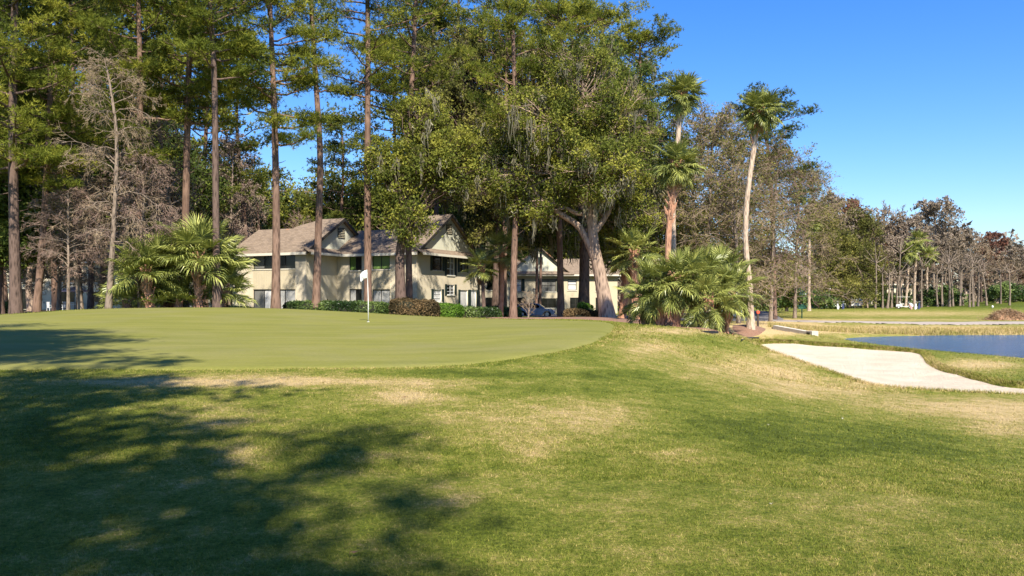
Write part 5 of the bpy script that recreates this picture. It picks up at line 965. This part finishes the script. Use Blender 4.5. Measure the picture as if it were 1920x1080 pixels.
# ------------------------------------------------------------------ golf flag
fx, fy, fz = at(690.5, 32.6, .13); fz = tz1(fx, fy) + .035
fl = empty('golf_flag', (fx, fy, fz), label='white flag hanging limp on its thin white stick in the hole', cat='golf flag')
b = MB(); b.tubes(np.array([[(0, 0, -.05), (.0, 0, .8), (-.02, 0, 1.5), (-.04, 0, 2.14)]]), np.array([[.017, .016, .014, .012]]), 8, cap=True); b.build('pole', M['white'], fl, smooth=True)
V = []; Fq = []; n1, n2 = 12, 9
for i in range(n1):
    for j in range(n2):
        s = i / (n1 - 1); t = j / (n2 - 1); x = -.05 - s * .30 * (1 - .15 * t); z = 2.12 - t * .34 - s * s * .16 * (1 - .3 * t) - s * .04; y = .05 * math.sin(s * 8 + t * 2) * s + .02 * math.sin(t * 6 + s * 3)
        V.append((x, y, z))
Fq = [(i * n2 + j, i * n2 + j + 1, (i + 1) * n2 + j + 1, (i + 1) * n2 + j) for i in range(n1 - 1) for j in range(n2 - 1)]
b = MB(); b.add(V, Fq); ofl = b.build('flag', M['white'], fl, smooth=True); sm = ofl.modifiers.new('cloth', 'SOLIDIFY'); sm.thickness = .006
b = MB(); a = np.linspace(0, 2 * np.pi, 24, endpoint=False); b.tubes(np.array([[(0, 0, -.12), (0, 0, .012)]]), np.array([[.054, .054]]), 20); b.build('cup', M['white'], fl)

# ------------------------------------------------------------------ parked car
M['car_paint'] = simple('blue_grey_car_paint', (.24, .30, .44), .22, .03, 2, metallic=.35, spec=.6); M['car_white'] = simple('white_car_paint', (.75, .75, .74), .25, .03, 2, spec=.5)
M['tyre'] = simple('tyre_rubber', (.02, .02, .02), .85, .2, 8); M['alloy'] = simple('alloy_rim', (.55, .56, .58), .3, .05, 4, metallic=.8); M['lamp_red'] = simple('red_lamp_lens', (.4, .02, .02), .2, .05, 4); M['lamp_clear'] = simple('clear_lamp_lens', (.7, .72, .75), .1, .05, 4)
def suv(loc, rz, paint, label):
    o = empty('parked_car', loc, rz, label=label, cat='car'); L = 4.65; hw = .92
    lower = [(0, .35), (.05, .62), (.18, .86), (1.25, 1.02), (1.6, 1.05), (4.35, 1.08), (4.58, .95), (4.65, .55), (4.6, .32), (4.2, .28), (4.15, .45), (3.95, .66), (3.7, .72), (3.45, .66), (3.25, .45), (3.2, .26), (1.35, .26), (1.3, .45), (1.1, .66), (.85, .72), (.6, .66), (.42, .45), (.38, .28)]
    def prism(b, prof, w0, w1=None):
        w1 = w1 or w0; n_ = len(prof); zmx = max(z for _, z in prof); zmn = min(z for _, z in prof); V = []
        for s in (-1, 1):
            for x, z in prof: V.append((x, s * (w0 + (w1 - w0) * (z - zmn) / (zmx - zmn)), z))
        b.add(V, np.array([(i, (i + 1) % n_, (i + 1) % n_ + n_, i + n_) for i in range(n_)])); b.f.append((np.array([list(range(n_))[::-1]]) + b.n - 2 * n_, 0)); b.f.append((np.array([list(range(n_, 2 * n_))]) + b.n - 2 * n_, 0))
    b = MB(); prism(b, lower, hw, hw - .06); ob = b.build('body', paint, o); bv = ob.modifiers.new('soft', 'BEVEL'); bv.width = .05; bv.segments = 3; bv.limit_method = 'ANGLE'
    cab = [(1.15, 1.03), (1.85, 1.52), (2.4, 1.62), (3.5, 1.6), (4.1, 1.5), (4.45, 1.06)]; b = MB(); prism(b, cab, hw - .07, hw - .24); oc = b.build('cabin', paint, o); bv = oc.modifiers.new('soft', 'BEVEL'); bv.width = .05; bv.segments = 3
    for s in (-1, 1):
        for nm, q in (('side_window', [(1.5, 1.1), (1.95, 1.47), (2.45, 1.53), (2.65, 1.53), (2.62, 1.1)]), ('side_window', [(2.72, 1.1), (2.74, 1.53), (3.45, 1.51), (3.55, 1.1)]), ('side_window', [(3.65, 1.12), (3.56, 1.5), (3.95, 1.44), (4.2, 1.14)])):
            yy = lambda z: s * (hw - .07 - .17 * (z - 1.03) / .59 + .006); b = MB(); b.poly_prism([(x, yy(z), z) for x, z in q], (0, s * .012, 0)); b.build(nm, M['glass'], o)
        b = MB(); b.box(.02, .42, s * .58 - .16, s * .58 + .16, .68, .82); b.build('headlight', M['lamp_clear'], o); b = MB(); b.box(4.42, 4.64, s * .68 - .14, s * .68 + .14, .84, 1.04); b.build('tail_light', M['lamp_red'], o)
        b = MB(); b.box(1.55, 1.72, s * (hw + .02) - .02, s * (hw + .16), 1.08, 1.22) if s > 0 else b.box(1.55, 1.72, -(hw + .16), -hw, 1.08, 1.22); b.build('wing_mirror', paint, o)
        for x in (2.6, 3.5): b = MB(); b.box(x - .18, x, s * (hw - .03) - .02, s * (hw - .03) + .02, .9, .94); b.build('door_handle', paint, o)
        for x in (.85, 3.7):
            b = MB(); yc = s * (hw - .12); b.tubes(np.array([[(x, yc - .12, .34), (x, yc - .1, .34), (x, yc + .1, .34), (x, yc + .12, .34)]]), np.array([[.30, .34, .34, .30]]), 22, cap=True); w_ = b.build('wheel', M['tyre'], o)
            b = MB(); ys = yc + s * .125; b.tubes(np.array([[(x, ys - .01, .34), (x, ys + .01, .34)]]), np.array([[.23, .21]]), 18, cap=True); b.build('rim', M['alloy'], w_)
    b = MB(); b.poly_prism([(1.26, -.66, 1.12), (1.26, .66, 1.12), (1.83, .62, 1.49), (1.83, -.62, 1.49)], (-.03, 0, .03)); b.build('windscreen', M['glass'], o)
    b = MB(); b.poly_prism([(4.42, -.66, 1.12), (4.42, .66, 1.12), (4.14, .6, 1.46), (4.14, -.6, 1.46)], (.03, 0, .02)); b.build('rear_window', M['glass'], o)
    b = MB(); b.box(-.02, .03, -.5, .5, .48, .64); b.build('grille', M['frame'], o); return o
c0 = at(1040, 91); suv((c0[0] + .1, 92, c0[2]), math.radians(180 - 8), M['car_paint'], 'blue grey sports utility car parked under the trees before the middle building')
c1 = at(1398, 88); suv((c1[0] - .6, 88, c1[2]), math.radians(182), M['car_white'], 'white car mostly hidden behind the palmetto thicket and the lone palm trunk')

# ------------------------------------------------------------------ golf carts
def cart(loc, rz, label, bags=False, roof='frame'):
    o = empty('golf_cart', loc, rz, label=label, cat='golf cart'); W_ = M['white']
    b = MB(); b.poly_prism([(0, -.58, .28), (0, -.58, .62), (.3, -.58, .86), (.55, -.58, .82), (.62, -.58, .38), (1.5, -.58, .38), (1.5, -.58, .66), (2.3, -.58, .66), (2.35, -.58, .3)], (0, 1.16, 0)); ob = b.build('body', W_, o); bv = ob.modifiers.new('soft', 'BEVEL'); bv.width = .04; bv.segments = 2
    b = MB(); b.box(1.25, 1.75, -.52, .52, .665, .8); b.build('seat', M['trim'], o); b = MB(); b.poly_prism([(1.72, -.52, .8), (1.8, -.52, 1.15), (1.88, -.52, 1.15), (1.82, -.52, .8)], (0, 1.04, 0)); b.build('backrest', M['trim'], o)
    for x, y, x2 in ((.5, -.53, .75), (.5, .53, .75), (1.95, -.53, 1.9), (1.95, .53, 1.9)): b = MB(); b.tubes(np.array([[(x, y, .64), (x2, y, 1.78)]]), np.array([[.018, .018]]), 6); b.build('roof_post', M['frame'], o)
    b = MB(); b.poly_prism([(.45, -.6, 1.78), (.45, .6, 1.78), (2.2, .6, 1.8), (2.2, -.6, 1.8)], (0, 0, .06)); ob = b.build('roof', M[roof], o)
    b = MB(); b.tubes(np.array([[(.6, -.25, .8), (.95, -.25, .98)]]), np.array([[.015, .015]]), 6); a = np.linspace(0, 2 * np.pi, 13); b.tubes(np.stack([.95 + .06 * np.sin(a), -.25 + .16 * np.cos(a), .98 + .14 * np.sin(a)], -1)[None], np.full((1, 13), .014), 5); b.build('steering_wheel', M['frame'], o)
    for x in (.4, 1.95):
        for s in (-1, 1): b = MB(); b.tubes(np.array([[(x, s * .5 - .09, .22), (x, s * .5 - .07, .22), (x, s * .5 + .07, .22), (x, s * .5 + .09, .22)]]), np.array([[.19, .22, .22, .19]]), 16, cap=True); w_ = b.build('wheel', M['tyre'], o); b = MB(); b.tubes(np.array([[(x, s * .6, .22), (x, s * .61, .22)]]), np.array([[.12, .11]]), 12, cap=True); b.build('rim', M['white'], w_)
    return o
cart(at(1573, 124, .0), math.radians(78), 'white golf cart with dark roof under the feathery tree')
cart(at(1712, 123, .0), math.radians(150), 'pinkish white golf cart before the far palms', roof='trim')
bagm = [simple('bag_pink', (.55, .3, .28), .7), simple('bag_white', (.7, .68, .66), .7), simple('bag_navy', (.04, .05, .12), .7)]
def bag(loc, m_, tilt, label):
    o = empty('golf_bag', loc, 0, label=label, cat='golf bag', group='golf bags beside the far carts'); o.rotation_euler = (0, tilt, 0); b = MB(); b.tubes(np.array([[(0, 0, 0), (0, 0, .1), (0, 0, .5), (0, 0, .86)]]), np.array([[.14, .15, .13, .14]]), 12, cap=True); b.build('bag_body', m_, o, smooth=False)
    b = MB(); b.box(.12, .2, -.09, .09, .15, .5); b.build('pocket', m_, o)
    for k in range(5): b = MB(); a = k * 1.25; b.tubes(np.array([[(.06 * math.cos(a), .06 * math.sin(a), .8), (.09 * math.cos(a), .09 * math.sin(a), 1.15)]]), np.array([[.008, .008]]), 4); b.box(.09 * math.cos(a) - .04, .09 * math.cos(a) + .04, .09 * math.sin(a) - .015, .09 * math.sin(a) + .015, 1.14, 1.2); b.build('golf_club', M['alloy'], o)
for px, d, k, t_, lab in ((1709, 119, 0, -.35, 'pink golf bag leaning left of the far cart'), (1716, 119, 1, .1, 'white golf bag before the far palms, upright'), (1722, 120, 2, .15, 'navy golf bag at the right of the far cart'), (1571, 120, 1, -.05, 'white golf bag left of the cart under the feathery tree'), (1580, 120, 2, .08, 'navy golf bag right of the cart under the feathery tree')): bag(at(px, d), bagm[k], t_, lab)

# ------------------------------------------------------------------ signs, posts, small things
M['green_paint'] = simple('dark_green_paint', (.015, .07, .04), .5, .15, 5); M['red'] = simple('red_orange_paint', (.65, .09, .04), .5, .15, 6); M['dark_wood'] = simple('dark_wood_post', (.06, .045, .035), .8, .3, 5); M['black'] = simple('black_plastic', (.015, .016, .018), .5, .2, 6); M['concrete'] = simple('old_concrete', (.52, .47, .38), .95, .25, 2.5, .5)
s_ = at(1503.5, 84); o = empty('course_sign', s_, 0, label='dark green sign board on a single post beside the cart path', cat='sign')
b = MB(); b.box(-.05, .05, -.05, .05, -.2, 1.2); b.build('post', M['green_paint'], o); b = MB(); b.box(-.42, .42, -.06, .06, .98, 1.3); b.build('board', M['green_paint'], o); b = MB(); b.poly_prism([(-.5, -.12, 1.302), (.5, -.12, 1.302), (0, -.12, 1.5)], (0, .24, 0)); b.build('gable_top', M['green_paint'], o); b = MB(); b.box(-.36, .36, -.075, -.062, 1.03, 1.25); b.build('face_panel', simple('sign_face', (.03, .12, .07), .5, .3, 8), o)
s_ = at(1421, 43.5); o = empty('marker_post', s_, 0, label='dark post with red round marker beside the lone palm trunk', cat='post'); b = MB(); b.box(-.05, .05, -.05, .05, -.15, .78); b.build('post', M['dark_wood'], o)
b = MB(); b.tubes(np.array([[(0, -.075, .87), (0, -.055, .87), (0, .0, .87)]]), np.array([[.08, .095, .095]]), 16, cap=True); b.build('marker_disc', M['red'], o)
# headwall
A = Vector(at(1449, 53)); B_ = Vector(at(1512, 49.5)); o = empty('concrete_headwall', A, math.atan2(B_.y - A.y, B_.x - A.x), label='weathered concrete drain headwall in the straw bank at the pond end', cat='headwall'); L = (B_ - A).length
b = MB(); b.poly_prism([(0, 0, -.6), (L, 0, -.9), (L, 0, .16 + B_.z - A.z + .02), (0, 0, .34)], (0, .35, 0)); b.build('wall', M['concrete'], o)
b = MB(); b.box(L + .003, L + .62, -.05, .4, B_.z - A.z + .14, B_.z - A.z + .22); b.box(L + .42, L + .62, -.05, .4, -1.1, B_.z - A.z + .138); b.build('drain_slab', M['concrete'], o); b = MB(); b.box(L + .003, L + .418, .0, .36, -1.1, B_.z - A.z + .12); b.build('drain_opening', M['black'], o)
b = MB(); b.box(-.12, -.003, -.02, .3, -.3, .2); b.build('end_post', M['black'], o)
# bunker rakes
def rake(p0, p1, label):
    A = Vector((*p0, 0)); B_ = Vector((*p1, 0)); A.z = tz1(A.x, A.y) + .07; B_.z = tz1(B_.x, B_.y) + .07; o = empty('bunker_rake', A, 0, label=label, cat='rake', group='rakes left by the bunker'); v = B_ - A
    b = MB(); b.tubes(np.array([[(0, 0, 0), tuple(v * .5), tuple(v)]]), np.array([[.022, .022, .022]]), 7, cap=True); b.build('handle', M['black'], o); s = Vector((-v.y, v.x, 0)).normalized() * .3
    b = MB(); b.tubes(np.array([[tuple(v - s), tuple(v + s)]]), np.array([[.035, .035]]), 6, cap=True); b.build('head', M['black'], o)
    b = MB()
    for k in range(9): q = v - s + s * 2 * (k + .5) / 9; b.box(q.x - .01, q.x + .01, q.y - .01, q.y + .01, q.z - .08, q.z - .03)
    b.build('teeth', M['black'], o)
h1 = hit(1367, 625); h2 = hit(1405, 640); rake(h1, h2, 'dark rake lying down the slope to the bunker tip'); h1 = hit(1390, 641); h2 = hit(1412, 636); rake((h1[0], h1[1]), (h2[0], h2[1]), 'dark rake lying across the bunker tip')
h = (W(1330, 28.2), 28.2); o = empty('flat_oblong', (h[0], h[1], float(ground_z(np.array([h[0]]), np.array([h[1]]))[0])), .1, label='flat black tray lying on the crest of the mound by the thicket', cat='oblong'); b = MB(); b.box(-.26, .26, -.2, .2, 0, .05); b.build('base', M['black'], o); b = MB(); b.box(-.26, .26, -.2, -.16, .052, .08); b.box(-.26, .26, .16, .2, .052, .08); b.build('rim', M['black'], o)  # unidentified dark spot, built as a flat black box with raised edges
# patio umbrella, table, chairs
M['canvas'] = simple('faded_pink_canvas', (.50, .36, .36), .9, .1, 3)
u = at(140, 74, 0); o = empty('patio_umbrella', u, 0, label='faded pink patio umbrella open before the left building', cat='umbrella'); b = MB(); b.tubes(np.array([[(0, 0, 0), (0, 0, 2.3)]]), np.array([[.03, .03]]), 8, cap=True); b.build('pole', M['dark_wood'], o)
b = MB(); a = np.arange(8) * math.pi / 4; V = [(0, 0, 2.38)] + [(1.25 * math.cos(q), 1.25 * math.sin(q), 1.98) for q in a] + [(1.25 * math.cos(q), 1.25 * math.sin(q), 1.86) for q in a]; b.add(V, [(0, i + 1, (i + 1) % 8 + 1) for i in range(8)]); b.f.append((np.array([(i + 1, i + 9, (i + 1) % 8 + 9, (i + 1) % 8 + 1) for i in range(8)]), 0)); b.build('canopy', M['canvas'], o)
o = empty('patio_table', (u[0] + .05, u[1], u[2]), 0, label='round patio table under the pink umbrella', cat='table'); b = MB(); b.tubes(np.array([[(0, 0, .7), (0, 0, .74)]]), np.array([[.55, .55]]), 20, cap=True); b.build('table_top', M['white'], o)
for q in range(4): b = MB(); x, y = .38 * math.cos(q * 1.57 + .8), .38 * math.sin(q * 1.57 + .8); b.tubes(np.array([[(x * .8, y * .8, .7), (x, y, 0)]]), np.array([[.02, .02]]), 6); b.build('leg', M['white'], o)
def chair(loc, rz, label):
    o = empty('patio_chair', loc, rz, label=label, cat='chair', group='white chairs on the left patio'); W_ = M['white']; b = MB(); b.box(-.24, .24, -.24, .24, .42, .45); b.build('seat', W_, o); b = MB()
    for k in range(5): b.box(-.2 + k * .09, -.16 + k * .09, .22, .245, .46, .9)
    b.box(-.24, .24, .2, .25, .902, .95); b.build('backrest', W_, o)
    for x in (-.22, .22):
        for y in (-.22, .22): b = MB(); b.box(x - .018, x + .018, y - .018, y + .018, 0, .418); b.build('leg', W_, o)
        b = MB(); b.box(x - .02, x + .02, -.2, .19, .64, .67); b.box(x - .018, x + .018, -.2, -.17, .452, .638); b.build('armrest', W_, o)
chair((u[0] - .95, u[1] - .4, u[2]), 1.9, 'white chair left of the patio table'); chair((u[0] - .3, u[1] - 1.0, u[2]), .5 + math.pi, 'white chair in front of the patio table'); chair(at(95, 72), 2.6, 'lone white chair farther left on the patio')
b = MB(); A = at(130, 76); B_ = at(205, 76); o = empty('patio_wall', A, 0, label='low cream patio wall right of the pink umbrella', cat='wall'); b.box(0, B_[0] - A[0], 0, .25, -.3, .85); b.build('wall', M['stucco'], o); b = MB(); b.box(-.05, B_[0] - A[0] + .05, -.05, .3, .852, .92); b.build('coping', M['trim'], o)
# lamp post
o = empty('lamp_post', at(1001, 98), 0, label='slim dark lantern post behind the parked car', cat='lamp post'); b = MB(); b.tubes(np.array([[(0, 0, -.1), (0, 0, 2.9)]]), np.array([[.05, .04]]), 8); b.build('post', M['black'], o); b = MB(); b.tubes(np.array([[(0, 0, 2.9), (0, 0, 2.95), (0, 0, 3.3), (0, 0, 3.45)]]), np.array([[.06, .14, .2, .02]]), 6, cap=True); b.build('lantern', M['glass_grey'], o); b = MB(); b.box(-.3, .3, -.03, .03, 2.6, 2.66); b.build('crossbar', M['black'], o)
# tee marker
o = empty('tee_marker', at(1861, 118), 0, label='tiny white marker on the far tee at the right', cat='marker'); b = MB(); b.tubes(np.array([[(0, 0, -.05), (0, 0, .06)]]), np.array([[.05, .05]]), 8); b.build('stake', M['white'], o); b = MB(); b.tubes(np.array([[(0, 0, .06), (0, 0, .12), (0, 0, .3), (0, 0, .38)]]), np.array([[.06, .14, .13, .05]]), 12, cap=True); b.build('knob', M['white'], o)
# brush heap on the far fairway
r = np.random.default_rng(91); hx_, hd = 1888, 80; c0 = at(hx_, hd); o = empty('brush_heap', c0, 0, label='orange brown heap of cut brush beside the cart path at the right', cat='brush heap')
n_ = 16; V = []; 
for i in range(n_):
    for j in range(9):
        a = i / n_ * 6.283; q = j / 8; rr = (1 - q) * (2.2 if math.cos(a) < 0 else 2.6) * (1 + .12 * math.sin(3 * a + j)); V.append((rr * math.cos(a), rr * math.sin(a) * .5, -.1 + 1.1 * math.sin(q * 1.57) * (.8 + .25 * math.sin(a * 2 + 1) * (1 - q)) + r.normal(0, .03)))
b = MB(); b.add(V, [(i * 9 + j, ((i + 1) % n_) * 9 + j, ((i + 1) % n_) * 9 + j + 1, i * 9 + j + 1) for i in range(n_) for j in range(8)]); V = np.array(V); b.build('heap_core', simple('rusty_brush_soil', (.33, .19, .11), .95, .4, 4, .8), o)
f = MB(); m_ = 9000; q = V[r.integers(0, len(V), m_)] + r.normal(0, .14, (m_, 3)); Vv, Fx = leaf_cards(q, .17, r, .25); f.add(Vv, Fx, np.repeat(np.clip(r.normal(.55, .25, m_), 0, 1), 3)); f.build('dead_twigs', M['dead_leaf'], o, tint=True, kind='stuff')
# fallen leaves and bits on the lawn
def litter_pts(pts, mat_, label, nm):
    V = []; 
    for px, py, s in pts:
        x, d = hit(px, py); z = float(ground_z(np.array([x]), np.array([d]))[0]) + .025; o = empty(nm, (x, d, z), px * .1, label=label[(px, py)], cat=nm.replace('_', ' ')); b = MB(); b.add([(-s, 0, 0), (-s * .3, s * .45, .012), (s * .5, s * .35, .004), (s, 0, .016), (s * .4, -s * .4, .0), (-s * .4, -s * .35, .01)], [(0, 1, 2, 3, 4, 5)]); b.build('leaf_blade', mat_, o); b = MB(); b.tubes(np.array([[(s, 0, .016), (s * 1.5, .01, .004)]]), np.array([[.0025, .002]]), 4); b.build('stalk', mat_, o)
litter_pts([(1580, 789, .026), (1445, 954, .013), (1440, 800, .014)], simple('bleached_leaf', (.42, .38, .3), .8), {(1580, 789): 'pale scrap lying on the green stripe of lawn below the bunker', (1445, 954): 'pale dry leaf on the near lawn right of centre', (1440, 800): 'pale speck of leaf on the lawn left of the scrap'}, 'fallen_leaf')
litter_pts([(666, 1048, .03), (757, 750, .04)], M['dead_leaf'], {(666, 1048): 'brown fallen leaf in the shaded lawn near the bottom edge', (757, 750): 'small dark fallen leaf in the bare patch before the green'}, 'fallen_leaf')
